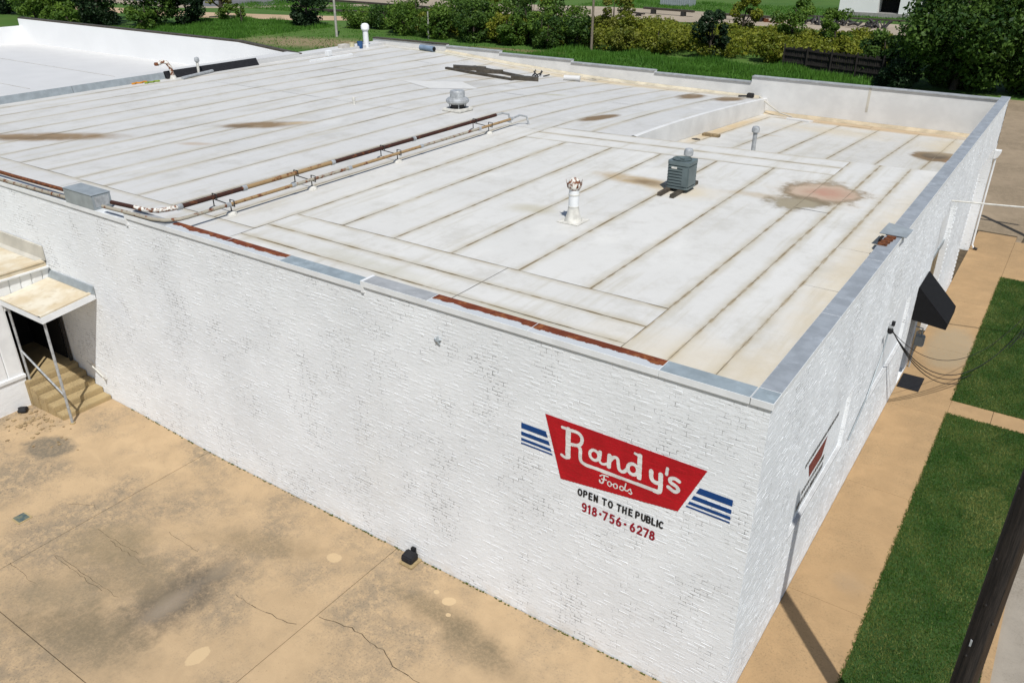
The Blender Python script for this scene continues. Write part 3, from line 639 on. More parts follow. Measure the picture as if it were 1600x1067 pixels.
def letter(strokes, mat=M_CREAM, parent=None, cell=.0055, pad=.003):
    if mat is M_CREAM: strokes = [(p, w*(1.12 if w > .035 else 1.05)) for p, w in strokes]
    pts = [p for s, w in strokes for p in s]; LC[0] += 1
    return paint('letter', in_strokes(strokes), bb(pts), mat, parent or SG, cell, pad+.0005*(LC[0] % 7))
sm = smooth
letter([([(-3.181,4.53),(-3.17,4.0)], .088), ([(-3.295,4.535),(-3.13,4.53)], .05), (sm([(-3.15,4.53),(-3.0,4.545),(-2.915,4.48),(-2.915,4.37),(-2.975,4.285),(-3.13,4.265)]), .056), (sm([(-3.17,4.03),(-3.18,3.965),(-3.235,3.96),(-3.292,3.985)]), .052),
        (sm([(-2.985,4.285),(-2.935,4.24),(-2.94,4.1),(-2.925,4.0),(-2.84,3.968),(-2.73,3.97)], 2)+[(-2.38,3.975),(-1.56,3.978)], .058)])
letter([(ring(-2.675, 4.22, .085, .095), .05), ([(-2.572,4.32),(-2.582,4.2)], .062), (sm([(-2.582,4.22),(-2.575,4.13),(-2.51,4.10),(-2.43,4.15)]), .042)])
letter([([(-2.397,4.32),(-2.401,4.105)], .07), (sm([(-2.385,4.22),(-2.33,4.325),(-2.25,4.33),(-2.235,4.22),(-2.215,4.11),(-2.13,4.10),(-2.06,4.21)]), .054)])
letter([(ring(-1.975, 4.225, .088, .10), .056), ([(-1.872,4.525),(-1.855,4.11)], .072), ([(-1.955,4.535),(-1.88,4.52)], .045)])
letter([(sm([(-1.659,4.32),(-1.655,4.2),(-1.60,4.13),(-1.50,4.15)]), .066), (sm([(-1.497,4.32),(-1.485,4.15),(-1.482,4.02),(-1.50,3.978),(-1.58,3.978)]), .07)])
letter([([(-1.397,4.475),(-1.404,4.36)], .045)])
letter([(sm([(-1.19,4.315),(-1.26,4.345),(-1.345,4.31),(-1.33,4.235),(-1.22,4.21),(-1.175,4.15),(-1.24,4.085),(-1.355,4.14)]), .058)])
fz = [([(sm([(-2.55,3.86),(-2.50,3.905),(-2.40,3.905)]), .022), (sm([(-2.472,3.90),(-2.478,3.79),(-2.50,3.725),(-2.55,3.735),(-2.552,3.775)]), .026), ([(-2.515,3.812),(-2.43,3.826)], .022)]), ([(ring(-2.368,3.775,.036,.045), .02)]), ([(ring(-2.258,3.778,.036,.045), .02), ([(-2.33,3.785),(-2.295,3.79)], .016)]), ([(ring(-2.145,3.782,.034,.04), .02), (sm([(-2.074,3.905),(-2.092,3.80),(-2.085,3.765),(-2.045,3.77)]), .022)]), ([(sm([(-2.045,3.765),(-1.985,3.845),(-1.985,3.80),(-1.955,3.765),(-1.97,3.735),(-2.01,3.745)]), .02)])]
for st in fz: letter(st, M_CREAM, SG, .004)
arc = lambda cx, cy, r1, r2, a, b: [(cx+r1*math.cos(R(a+(b-a)*k/14)), cy+r2*math.sin(R(a+(b-a)*k/14))) for k in range(15)]
GLY = {'O': [arc(.5,.5,.42,.42,0,360)], 'P': [[(.15,.08),(.15,.92),(.55,.92)], arc(.55,.7,.28,.22,90,-90), [(.15,.48),(.55,.48)]], 'E': [[(.8,.92),(.18,.92),(.18,.08),(.8,.08)], [(.18,.5),(.7,.5)]], 'N': [[(.15,.08),(.15,.92),(.82,.08),(.82,.92)]],
       'T': [[(.08,.92),(.92,.92)], [(.5,.92),(.5,.08)]], 'H': [[(.15,.08),(.15,.92)], [(.85,.08),(.85,.92)], [(.15,.5),(.85,.5)]], 'U': [[(.15,.92),(.15,.4)], arc(.5,.4,.35,.32,180,360), [(.85,.4),(.85,.92)]],
       'B': [[(.15,.08),(.15,.92),(.5,.92)], arc(.5,.71,.28,.21,90,-90), [(.15,.5),(.55,.5)], arc(.55,.29,.3,.21,90,-90), [(.55,.08),(.15,.08)]], 'L': [[(.18,.92),(.18,.08),(.8,.08)]], 'I': [[(.5,.08),(.5,.92)]], 'C': [arc(.52,.5,.4,.42,50,310)],
       '9': [arc(.5,.68,.33,.24,0,360), [(.83,.68),(.8,.4)], arc(.45,.34,.35,.26,0,-120)], '1': [[(.3,.78),(.55,.92),(.55,.08)]], '8': [arc(.5,.72,.27,.2,0,360), arc(.5,.29,.34,.22,0,360)], '7': [[(.12,.92),(.88,.92),(.42,.08)]],
       '5': [[(.82,.92),(.25,.92),(.2,.55)], arc(.45,.34,.38,.27,115,-130)], '6': [arc(.5,.32,.34,.25,0,360), [(.16,.34),(.25,.62),(.62,.93)]], '2': [arc(.48,.68,.34,.24,160,-30), [(.77,.56),(.14,.08),(.88,.08)]], '.': [[(.5,.5)]]}
def text(s, xs_, z0, z1, w, mat, sw):
    for ch, cx in zip(s, xs_):
        wd = w*(.35 if ch == 'I' else 1)
        letter([([(cx-wd/2+p[0]*wd, z0+p[1]*(z1-z0)) for p in st], sw*(1.5 if ch == '.' else 1)) for st in GLY[ch]], mat, SG, .0045, .002)
text('OPENTOTHEPUBLIC', [-2.908,-2.805,-2.703,-2.602,-2.441,-2.325,-2.166,-2.063,-1.953,-1.826,-1.722,-1.631,-1.538,-1.474,-1.404], 3.300, 3.445, .082, M_BLACK, .029)
text('918.756.6278', [-2.814,-2.714,-2.614,-2.501,-2.412,-2.278,-2.151,-2.034,-1.896,-1.768,-1.654,-1.543], 2.998, 3.185, .100, M_CRIM, .034)
# worn sign painted in the first recess of the side wall (lettering too oblique to read)
S2 = thing('recess_sign', 'small faded red and black sign painted inside side wall recess', 'sign', (-.07, 4.4, 2.0))
def ypanel(name, pts, mat, x=-.070): return MB().add([(x, y, z) for y, z in pts], [tuple(range(len(pts)))]).build(name, mat, S2)
ypanel('panel', [(3.7, 2.88), (4.95, 2.88), (4.75, 2.50), (3.9, 2.50)], paint_mat('faded_red', (.20, .035, .035), (.4, .3, .3), .6))
for row, (za, zb_, y0, y1, c) in enumerate(((2.98, 3.14, 3.4, 5.7, M_BLACK), (2.30, 2.42, 3.5, 5.0, M_BLACK), (2.05, 2.2, 3.3, 5.0, M_BLACK))):
    y = y0
    while y < y1:
        w = random.uniform(.03, .075); ypanel('letter', [(y, za), (y+w, za), (y+w, zb_), (y, zb_)], c); y += w+random.uniform(.03, .06)

# ------------------------------------------------------------------ things on the walls
def star(x, z, r, label):
    o = MB(); pts = [(x+(r if k % 2 == 0 else r*.42)*math.sin(k*math.pi/5), z+(r if k % 2 == 0 else r*.42)*math.cos(k*math.pi/5)) for k in range(10)]
    o.prism(pts, lambda p, s: (p[0], -.006 if s == 0 else -.03, p[1])); o.add([(p[0], -.03, p[1]) for p in pts]+[(x, -.05, z)], [(i, (i+1) % 10, 10) for i in range(10)])
    return tag(o.build('star_anchor_plate', M_GREYM), label, 'anchor plate')
star(-5.9, 5.40, .085, 'grey star shaped iron anchor plate high on white brick wall')
upl = thing('floor_light', 'black square floodlight on small concrete pad against the white wall', 'light', (-6.75, -.14, 0))
box('concrete_pad', M_STEP, upl, -6.95, -6.60, -.36, -.02, .0, .05, bevel=.01)
MB().prism([(-.30, .06), (-.33, .10), (-.30, .20), (-.12, .245), (-.06, .20), (-.08, .07)], lambda p, s: (-6.93 if s == 0 else -6.65, p[0], p[1])).build('lamp_body', M_RUBBER, upl, bevel=.02); box('bracket', M_RUBBER, upl, -6.86, -6.74, -.09, -.004, .1, .29, bevel=.02)
dr = thing('floor_drain', 'square floor drain with small puddle of blue green water in the yard', 'drain', (-14.9, -4.1, gz(-14.9, -4.1)))
zz = gz(-14.9, -4.1); box('drain_frame', M_STEP, dr, -15.08, -14.72, -4.26, -3.94, zz-.03, zz+.006); box('drain_cover', simple('drain_water', (.15, .16, .11), .3, var=.6, scale=9, dark=(.03, .07, .09)), dr, -15.04, -14.76, -4.22, -3.98, zz, zz+.010)
# entrance awning (black canvas)
aw = thing('awning', 'black canvas awning over the side entrance door', 'awning', (0.02, 14.08, 2.2))
ya, yb_ = 13.36, 14.8
MB().prism([(.008, 3.14), (.022, 3.16), (.90, 2.28), (.90, 2.10), (.87, 2.10), (.87, 2.26), (.008, 3.10)], lambda p, s: (p[0], ya if s == 0 else yb_, p[1])).build('canvas_top', M_BLACKF, aw)
for y in (ya-.008, yb_+.002): MB().prism([(.008, 3.13), (.885, 2.26), (.885, 2.10), (.008, 2.18)], lambda p, s, y=y: (p[0], y+(.006 if s else 0), p[1])).build('canvas_side', M_BLACKF, aw)
box('frame_bar', M_GALV, aw, .83, .865, ya+.02, yb_-.02, 2.12, 2.15)
mt_ = tag(MB().box(.03, .62, 13.45, 14.4, .004, .022).build('door_mat', M_RUBBER, bevel=.006), 'dark rubber door mat on sidewalk below the awning', 'mat')
# mast with service wires
hd = thing('electrical_mast', 'black electrical mast head with conduit running down the side wall', 'electrical mast', (.05, 9.3, 1.8))
MB().tube([(.03, 9.3, 3.45), (.03, 9.1, 3.0), (.03, 8.2, 2.2), (.03, 6.9, 1.75)], .016, 8).build('conduit', M_GREYM, hd)
MB().lathe([(.02, 3.40), (.06, 3.43), (.065, 3.52), (.03, 3.58)], 10, (.06, 9.32)).build('weather_cap', M_RUBBER, hd); box('bracket', M_GALV, hd, 0, .10, 9.26, 9.38, 3.56, 3.60); box('insulator', M_RUBBER, hd, .05, .12, 9.33, 9.42, 3.6, 3.70)
def wire(name, a, b, sag, r, mat, label, n=28, group=None):
    pts = [(a[0]+(b[0]-a[0])*k/n, a[1]+(b[1]-a[1])*k/n, a[2]+(b[2]-a[2])*k/n-sag*4*(k/n)*(1-k/n)) for k in range(n+1)]
    return tag(MB().tube(pts, r, 6).build(name, mat, smooth=True), label, 'cable', group)
SV = (4.9, 27.1, 7.0)
for k, (sg, lab) in enumerate(((5.0, 'upper drooping black cable of the bundle from electrical mast'), (5.2, 'middle drooping black cable of the bundle from electrical mast'), (5.4, 'lowest drooping black cable of the bundle from electrical mast'))):
    wire('service_cable', (.08, 9.33+.02*k, 3.5), SV, sg, .012, M_RUBBER, lab, 40)
wire('service_cable', (.08, 9.4, 3.45), (4.9, 27.1, 6.6), 4.2, .008, M_RUBBER, 'thin straighter black cable above the drooping bundle', 40)
wire('service_cable', (.03, 15.9, 4.95), (18, 20, 6.0), .25, .026, M_DIRTYW, 'thick pale insulated cable strung from the side wall over lot')
fpole3 = thing('utility_pole', 'wooden pole across the street holding the pale cable', 'pole', (18.1, 20, 0)); MB().tube([(18.1, 20, -.3), (18.1, 20, 9)], [.16, .11], 12).build('shaft', M_BARK, fpole3, smooth=True); box('crossarm', M_BARK, fpole3, 18.0, 18.12, 19, 21, 8.2, 8.32)
fpole2 = thing('utility_pole', 'street side wooden pole carrying the cables beyond the lot', 'pole', (5.0, 27.2, 0))
MB().tube([(5.0, 27.2, -.3), (5.0, 27.2, 11.4)], [.17, .11], 14).build('shaft', M_BARK, fpole2, smooth=True); box('crossarm', M_BARK, fpole2, 3.9, 6.1, 27.02, 27.12, 10.4, 10.52)
gm = thing('gas_meter', 'grey gas meter with pipes on the side wall beyond the awning', 'meter', (.15, 15.0, .2))
MB().tube([(.08, 14.92, 0), (.08, 14.92, 1.2), (.2, 14.92, 1.25)], .025, 8).build('riser_pipe', M_GALV, gm); box('meter_body', M_GREYM, gm, .06, .32, 14.86, 15.06, .75, 1.1, bevel=.03); MB().tube([(.2, 15.0, 1.1), (.2, 15.0, 1.3), (.0, 15.0, 1.32)], .02, 8).build('outlet_pipe', M_GALV, gm)
ds = thing('downspout', 'white square downspout with conductor head at the far corner', 'downspout', (.05, 27.4, 0))
MB().prism([(0, 4.12), (.22, 4.12), (.22, 4.02), (.16, 3.86), (.08, 3.78), (0, 3.78)], lambda p, s: (p[0]+.004, 27.22 if s == 0 else 27.48, p[1])).build('conductor_head', M_WHITE, ds, bevel=.008)
MB().tube([(.09, 27.32, 3.75), (.08, 27.32, 2.0), (.08, 27.32, .2), (.16, 27.3, .06)], .036, 8).build('pipe', M_WHITE, ds); MB().tube([(.16, 27.3, .07), (.3, 27.28, .04)], .06, 8).build('shoe', M_DKMETAL, ds)

# ------------------------------------------------------------------ wooden utility pole beside the lawn
up = thing('utility_pole', 'thick dark creosoted wooden pole between the lawn and the kerb', 'pole', (3.12, -.05, 0))
m = MB(); nseg = 22
m.tube([(3.12+.004*math.sin(z), -.05, z) for z in np.linspace(-.3, 9.4, nseg)], [.165-.0035*z for z in np.linspace(0, 9.4, nseg)], 20); m.build('shaft', M_POLE, up, smooth=True)
for (z, a) in ((6.05, 215), (5.0, 225), (4.3, 248), (4.05, 300), (3.4, 240), (2.7, 226)):
    r = .16-.0035*z; x = 3.12+r*math.cos(R(a)); y = -.05+r*math.sin(R(a)); d = Vector((math.cos(R(a)), math.sin(R(a)), 0))
    MB().tube([Vector((x, y, z))-d*.02, Vector((x, y, z))+d*.02], .014, 8).build('bolt', M_DKMETAL, up)
a = 240; r = .152; MB().box(3.12+r*math.cos(R(a))-.012, 3.12+r*math.cos(R(a))+.012, -.05+r*math.sin(R(a))-.02, -.05+r*math.sin(R(a))+.02, 3.58, 3.68).build('metal_tag', M_GALV, up)
m = MB()
for k in range(7):
    a = R(random.uniform(190, 330)); z = random.uniform(1.5, 6); L = random.uniform(.4, 1.6); r = .160-.0035*z
    m.tube([(3.12+(r-.004)*math.cos(a+.06*q), -.05+(r-.004)*math.sin(a+.06*q), z+L*q) for q in (0, .25, .5, .75, 1)], .006, 5)
m.build('check_cracks', M_DARK, up)

# ------------------------------------------------------------------ entry annex, steps and canopy
AX = -19.45
an = thing('entry_annex', 'low white metal clad entrance annex with dirty flat roof', 'annex', (-21.5, -3, 0))
box('foundation', M_BRICK, an, -25, AX+.03, -7, -1.40, 0, 1.02); box('base_trim', M_WHITE, an, -25, AX+.07, -7.03, -1.38, 1.02, 1.12, bevel=.01)
box('inner_wall', M_WHITE, an, -25, AX-.02, -7, -1.45, 1.12, 3.82); box('header', M_WHITE, an, AX-.12, AX-.02, -1.45, -.02, 2.95, 3.82)
y = -7.0
while y < -1.45:
    w = min(.40, -1.40-y); MB().prism([(AX-.02, y), (AX+.012, y+.02), (AX+.012, y+w-.03), (AX-.02, y+w-.008)], lambda p, s: (p[0], p[1], 1.12 if s == 0 else 3.80)).build('siding_panel', M_WHITE, an); y += .40
y = -1.40
while y < -.05:
    w = min(.29, -.04-y); MB().prism([(AX-.02, y), (AX+.012, y+.02), (AX+.012, y+w-.03), (AX-.02, y+w-.008)], lambda p, s: (p[0], p[1], 2.98 if s == 0 else 3.80)).build('siding_panel', M_WHITE, an); y += .29
# doorway interior (dark vestibule)
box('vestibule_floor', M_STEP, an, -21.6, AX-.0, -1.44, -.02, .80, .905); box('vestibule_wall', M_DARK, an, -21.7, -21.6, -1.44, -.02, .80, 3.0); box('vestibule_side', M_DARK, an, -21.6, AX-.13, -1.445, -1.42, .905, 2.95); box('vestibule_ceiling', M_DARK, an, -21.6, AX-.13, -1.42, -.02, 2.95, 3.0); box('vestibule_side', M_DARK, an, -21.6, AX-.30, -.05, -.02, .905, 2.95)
box('door_frame', M_WHITE, an, AX-.06, AX+.0, -1.45, -1.40, .905, 2.98); box('door_frame', M_DKMETAL, an, AX-.10, AX-.04, -.10, -.03, .905, 2.95)
box('annex_roof', M_CANOPY, an, -25, AX+.06, -7.05, -.10, 3.82, 3.93); MB().box(-25, AX+.10, -7.1, -.06, 3.78, 3.83).build('roof_fascia', M_WHITE, an)
box('roof_edge', M_CANOPY, an, AX-.16, AX+.08, -7.07, -.12, 3.93, 3.98, bevel=.02)
MB().prism([(-.015, 3.93), (-.015, 4.34), (-.05, 4.33), (-.10, 4.0), (-.2, 3.935)], lambda p, s: (-25 if s == 0 else AX-.08, p[0], p[1])).build('wall_flashing', M_PARTAN, an)
cp = thing('door_canopy', 'flat dirty white canopy slab over the concrete entry steps', 'canopy', (-18.4, -.7, 3.2))
cz = lambda y: 3.34-.0*y+(y+1.46)*.11
MB().prism([(-1.46, 3.17), (-1.46, 3.34), (-.02, 3.50), (-.02, 3.33)], lambda p, s: (AX+.014 if s == 0 else -17.38, p[0], p[1])).build('slab', [M_WHITE], cp)
MB().prism([(-1.43, 3.345), (-1.43, 3.352), (-.03, 3.51), (-.03, 3.50)], lambda p, s: (AX+.02 if s == 0 else -17.41, p[0], p[1])).build('membrane', M_CANOPY, cp)
for a, b, c, d in ((AX+.02, -17.40, -1.47, -1.36),): MB().prism([(c, 3.345), (c, 3.375), (d, 3.385), (d, 3.36)], lambda p, s: (a if s == 0 else b, p[0], p[1])).build('edge_strip', M_CANOPY, cp)
MB().prism([(-1.47, 3.345), (-1.47, 3.38), (-.03, 3.54), (-.03, 3.50)], lambda p, s: (-17.50 if s == 0 else -17.39, p[0], p[1])).build('edge_strip', M_CANOPY, cp)
MB().prism([(-.016, 3.45), (-.016, 3.68), (-.04, 3.68), (-.12, 3.51)], lambda p, s: (AX+.02 if s == 0 else -17.37, p[0], p[1])).build('wall_flashing', M_GREYM, cp)
stp = thing('entry_steps', 'tan concrete steps climbing to the dark annex doorway', 'steps', (-18.6, -.7, .1))
for k, (xe, zt) in enumerate(((-19.28, .905), (-18.93, .75), (-18.58, .595), (-18.23, .44), (-17.88, .285))):
    MB().box(AX+.0 if k == 0 else (-19.28, -18.93, -18.58, -18.23)[k-1]-.0, xe, -1.46+.015*k, -.012, .0, zt).build('step', M_STEP, stp, bevel=.018)
hr = thing('canopy_handrail', 'grey pipe canopy posts with sloping handrail on entry steps', 'handrail', (-17.57, -1.33, .1))
MB().tube([(-19.40, -1.32, .90), (-19.40, -1.32, 3.2)], .032, 10).build('post', M_GALV, hr, smooth=True); MB().tube([(-17.57, -1.34, .10), (-17.57, -1.34, 3.19)], .035, 10).build('post', M_GALV, hr, smooth=True)
MB().tube([(-19.40, -1.32, 1.80), (-17.60, -1.34, 1.02)], .027, 10).build('rail', M_GALV, hr, smooth=True); MB().tube([(-17.57, -1.34, .1), (-17.57, -1.34, .19)], .07, 10).build('post_foot', M_STEP, hr)
wr_ = thing('wall_handrail', 'short white pipe handrail bracketed to the brick wall by steps', 'handrail', (-18.2, -.1, .9))
MB().tube([(-18.56, -.10, 1.19), (-17.86, -.10, .89)], .02, 8).build('rail', M_DIRTYW, wr_); MB().tube([(-17.93, -.10, .92), (-17.90, -.10, .80), (-17.90, .0, .80)], .014, 6).build('bracket', M_DIRTYW, wr_); MB().tube([(-18.45, -.10, 1.13), (-18.45, .0, 1.10)], .014, 6).build('bracket', M_DIRTYW, wr_)
lt = thing('floor_light', 'black square floodlight lying by annex foundation', 'light', (-19.2, -1.75, .17))
MB().lathe([(.05, .165), (.14, .18), (.16, .24), (.12, .29)], 4, (-19.22, -1.78)).build('lamp_body', M_RUBBER, lt, bevel=.01); box('bracket', M_RUBBER, lt, -19.42, -19.26, -1.82, -1.74, .2, .24)
m = MB()
for k in range(95):   # leaf litter and broken concrete crumbs along the annex
    x = -18.35+random.gauss(0, .55); y = -1.85+random.gauss(0, .35)
    if x < -19.3: x = -18.6
    if y > -1.5: y = -1.55-random.uniform(0, .9)
    s_ = random.choice((.02, .03, .04, .06, .08))*random.uniform(.7, 1.2); z = gz(x, y); a = random.uniform(0, 6.28)
    pts = [(x+s_*random.uniform(.5, 1)*math.cos(a+q*1.57), y+s_*random.uniform(.5, 1)*math.sin(a+q*1.57)) for q in range(4)]
    m.prism(pts, lambda p, s, z=z, s_=s_: (p[0], p[1], z-.004 if s == 0 else z+s_*.3))
o = m.build('rubble', simple('litter', (.40, .29, .16), .9, var=.6, scale=14)); stuff(o); o['label'] = 'crumbled concrete and leaf litter beside entry steps'; o['category'] = 'rubble'
m = MB()
for k in range(260):   # weeds and grit in the joint at the foot of the front wall
    x = -random.uniform(.2, 17); s_ = random.uniform(.008, .028); y = -.012-random.uniform(0, .03); z = gz(x, y)
    m.prism([(x-s_, y-s_*.6), (x+s_, y-s_*.5), (x+s_*.3, y+s_*.7)], lambda p, s, z=z, s_=s_: (p[0], p[1], z-.004 if s == 0 else z+s_*.7))
o = m.build('weeds', M_LEAFO); stuff(o); o['label'] = 'thin line of weeds and grit along the wall foot'; o['category'] = 'weeds'

# ------------------------------------------------------------------ neighbouring roof
nb = thing('neighbour_building', 'adjoining building with bright white roof and tall white parapet', 'building', (-46, 10, 0))
box('roof', M_WHITEM, nb, -60, -33.02, -.0, 21, 4.4, 4.72); 
MB().prism([(-60.3, 4.4), (-60.3, 6.27), (-37.0, 6.27), (-32.3, 5.93), (-32.3, 4.4)], lambda p, s: (p[0], 20.8 if s == 0 else 21.1, p[1])).build('rear_parapet', simple('bright_parapet', (.80, .80, .79), .55, var=.04, scale=.6), nb)
MB().prism([(-60.4, 6.28), (-60.4, 6.36), (-37.0, 6.36), (-32.3, 6.02), (-32.3, 5.94), (-37, 6.28)], lambda p, s: (p[0], 20.86 if s == 0 else 21.2, p[1])).build('parapet_cap', M_BROWNM, nb)
M_PARW = simple('bright_parapet', (.80, .80, .79), .55, var=.04, scale=.6)
box('side_parapet', M_PARW, nb, -60.3, -60, 0, 20.8, 4.4, 5.82); box('wall', M_WHITE, nb, -60.3, -33.02, .02, 21.1, -.1, 4.4)
for k in range(4): box('membrane_seam', M_DECK, nb, -59.9, -33.1, 2.0+k*4.6, 2.03+k*4.6, 4.721, 4.726)
dv = thing('roof_divider', 'long grey and black flashed kerb dividing the two white roofs', 'roof kerb', (-32.6, 9, 5.85))
box('kerb', M_WHITEM, dv, -33.0, -32.06, .2, 20.8, 4.7, 6.08); box('kerb_cap', M_WHITEM, dv, -33.0, -32.04, 17.95, 27.3, 5.7, 5.97)
for a, b in ((.3, 4.2), (4.2, 8.4), (8.4, 12.7)): MB().prism([(-32.055, 6.10), (-31.99, 6.13), (-31.90, 5.83), (-31.84, 5.862), (-32.055, 5.862)][:3]+[(-32.055, 5.83)], lambda p, s: (p[0], a+.01 if s == 0 else b-.01, p[1])).build('grey_flashing', M_GREYM, dv)
MB().prism([(-32.055, 6.13), (-31.98, 6.17), (-31.78, 5.84), (-32.055, 5.83)], lambda p, s: (p[0], 12.72 if s == 0 else 17.9, p[1])).build('black_flashing', M_RUBBER, dv)

# ------------------------------------------------------------------ rooftop equipment
def on(x, y): return zroof(x, y)
# condenser
cu = thing('condenser_unit', 'dark green air conditioning condenser standing on timber skids', 'air conditioner', (-5.6, 9.62, 5.93))
cx, cy, hw, zb0, zt0 = -5.62, 9.62, .30, 5.945, 6.64
def rr(h, r=.09, n=5, c=(cx, cy)):
    p = []
    for (sx, sy, a0) in ((1, 1, 0), (-1, 1, 90), (-1, -1, 180), (1, -1, 270)):
        for k in range(n+1): t = R(a0+90*k/n); p.append((c[0]+sx*(h-r)+r*math.cos(t), c[1]+sy*(h-r)+r*math.sin(t)))
    return p
zl = lambda a, b: (lambda p, s: (p[0], p[1], a if s == 0 else b))
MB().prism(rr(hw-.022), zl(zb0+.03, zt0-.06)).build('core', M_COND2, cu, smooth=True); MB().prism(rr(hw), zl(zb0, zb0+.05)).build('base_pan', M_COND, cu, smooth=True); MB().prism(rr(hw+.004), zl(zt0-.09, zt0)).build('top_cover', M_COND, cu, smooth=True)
for k in range(7): MB().prism(rr(hw), zl(zb0+.075+k*.076, zb0+.075+k*.076+.048)).build('louvre', M_COND, cu, smooth=True)
box('corner_panel', M_COND, cu, cx+.10, cx+.306, cy-.306, cy+.2, zb0+.05, zt0-.09, bevel=.03)
MB().lathe([(.235, zt0+.001), (.25, zt0+.03), (.235, zt0+.035), (.225, zt0+.006)], 24, (cx-.02, cy)).build('fan_ring', M_COND, cu); MB().lathe([(.0, zt0+.001), (.22, zt0+.004)], 24, (cx-.02, cy)).build('fan_opening', M_DARK, cu)
for k in range(7): t = R(k*360/7); MB().tube([(cx-.02, cy, zt0+.03), (cx-.02+.235*math.cos(t), cy+.235*math.sin(t), zt0+.025)], .006, 5).build('grille_wire', M_COND, cu)
MB().lathe([(.06, zt0+.02), (.06, zt0+.045)], 16, (cx-.02, cy)).build('fan_hub', M_COND, cu); box('name_plate', M_DIRTYW, cu, cx-.17, cx-.02, cy-.308, cy-.3, zt0-.185, zt0-.135)
for dx, lab in ((-.22, 'worn grey timber skid under the condenser'), (.12, 'brown timber skid under the condenser panel side')):
    tag(MB().box(cx+dx-.055, cx+dx+.055, cy-.82, cy+.75, 5.852, 5.947).build('timber_skid', M_BROWNM if dx > 0 else simple('skid_wood', (.10, .08, .06), .8, var=.5, scale=8), bevel=.008), lab, 'timber')
# white flared stack with rusty cowl
vs_ = thing('vent_stack', 'white flared roof stack topped by a rusty crowned cowl', 'vent', (-6.62, 5.85, 5.85))
c = (-6.62, 5.86); MB().box(c[0]-.28, c[0]+.28, c[1]-.28, c[1]+.28, 5.851, 5.872).build('base_flashing', M_DIRTYW, vs_, bevel=.006)
MB().lathe([(.21, 5.87), (.145, 6.05), (.125, 6.18)], 24, c).build('flared_base', M_DIRTYW, vs_, smooth=True); MB().lathe([(.118, 6.17), (.118, 6.62)], 24, c).build('pipe', M_WHITE, vs_, smooth=True)
for z in (6.19, 6.47): MB().lathe([(.119, z), (.126, z+.005), (.126, z+.03), (.119, z+.035)], 24, c).build('band', M_DIRTYW, vs_, smooth=True)
MB().lathe([(.12, 6.60), (.16, 6.66), (.155, 6.74), (.11, 6.84), (.05, 6.87)], 16, c).build('cowl', M_RUSTWH, vs_, smooth=True)
for k in range(8):
    t = R(k*45+10); d = Vector((math.cos(t), math.sin(t), 0)); p = Vector((c[0], c[1], 6.66))
    MB().prism([(-.03, 0), (.03, 0), (.008, .16)], lambda q, s, t=t, d=d, p=p: tuple(p+d*(.155+.28*q[1]+(.006 if s else 0))+Vector((-math.sin(t), math.cos(t), 0))*q[0]+Vector((0, 0, q[1])))).build('cowl_tooth', M_RUST if k % 2 else M_RUSTWH, vs_)
# mushroom exhaust fan
ef = thing('exhaust_fan', 'grey mushroom exhaust fan on a low white kerb', 'fan', (-16.75, 14.55, 5.85)); c = (-16.75, 14.55)
z = 5.845; MB().box(c[0]-.42, c[0]+.42, c[1]-.42, c[1]+.42, z, z+.10).build('kerb', M_DIRTYW, ef, bevel=.02); MB().lathe([(.30, z+.10), (.26, z+.14), (.26, z+.30)], 24, c).build('throat', M_DKMETAL, ef)
MB().lathe([(.24, z+.24), (.36, z+.26), (.43, z+.33), (.43, z+.40), (.36, z+.46), (.27, z+.48)], 28, c).build('skirt', M_GALV, ef, smooth=True); MB().lathe([(.275, z+.47), (.275, z+.68), (.25, z+.72), (.1, z+.735)], 28, c).build('motor_dome', M_GALV, ef, smooth=True)
for k in range(4): t = R(45+90*k); MB().tube([(c[0]+.3*math.cos(t), c[1]+.3*math.sin(t), z+.1), (c[0]+.3*math.cos(t), c[1]+.3*math.sin(t), z+.27)], .02, 6).build('strut', M_GALV, ef)
# pipe run
zt_ = 5.85+.33
pu = thing('roof_pipe', 'upper rusty steel pipe crossing the roof on raised stands', 'pipe', (-14.1, 7, 5.85)); pl = thing('roof_pipe', 'lower tan and grey pipe crossing the roof on raised stands', 'pipe', (-13.45, 7, 5.85))
def pipe_seg(par, pts, r, mat): return MB().tube(pts, r, 12).build('pipe_section', mat, par, smooth=True)
def collar(par, x, y, r, z=zt_): return MB().tube([(x, y-.06, z), (x, y+.06, z)], r*1.3, 12).build('coupling', M_GALV, par, smooth=True)
xu, xl_ = -14.12, -13.48
for a, b, mt in ((.75, 2.6, M_RUSTDK), (2.6, 5.6, M_RUSTTAN), (5.6, 9.0, M_RUSTDK), (9.0, 13.3, M_RUSTDK)): pipe_seg(pu, [(xu, a, zt_), (xu, b, zt_)], .055, mt); collar(pu, xu, a, .055)
pipe_seg(pu, [(xu, 13.3, zt_), (xu+.03, 13.65, zt_+.01), (xu+.16, 13.85, zt_-.05), (xu+.22, 13.88, 5.84)], .035, M_GALV)
for a, b, mt in ((.5, 1.6, M_PIPEW), (1.6, 3.6, M_RUSTTAN), (3.6, 5.6, M_PIPEW), (5.6, 8.6, M_RUSTTAN), (8.6, 11.5, M_PIPEW), (11.5, 13.3, M_RUSTTAN)): pipe_seg(pl, [(xl_, a, zt_-.06), (xl_, b, zt_-.06)], .042, mt); collar(pl, xl_, b, .042, zt_-.06)
pipe_seg(pl, [(xl_, 13.3, zt_-.06), (xl_+.05, 13.75, zt_), (xl_+.2, 13.95, zt_-.06), (xl_+.27, 13.98, 5.84)], .033, M_GALV)
pipe_seg(pu, [(xu, .76, zt_), (xu-.04, .55, zt_), (xu-.22, .33, zt_-.02), (xu-.5, .22, zt_-.03), (xu-.9, .20, zt_-.03)], .055, M_RUSTWH)
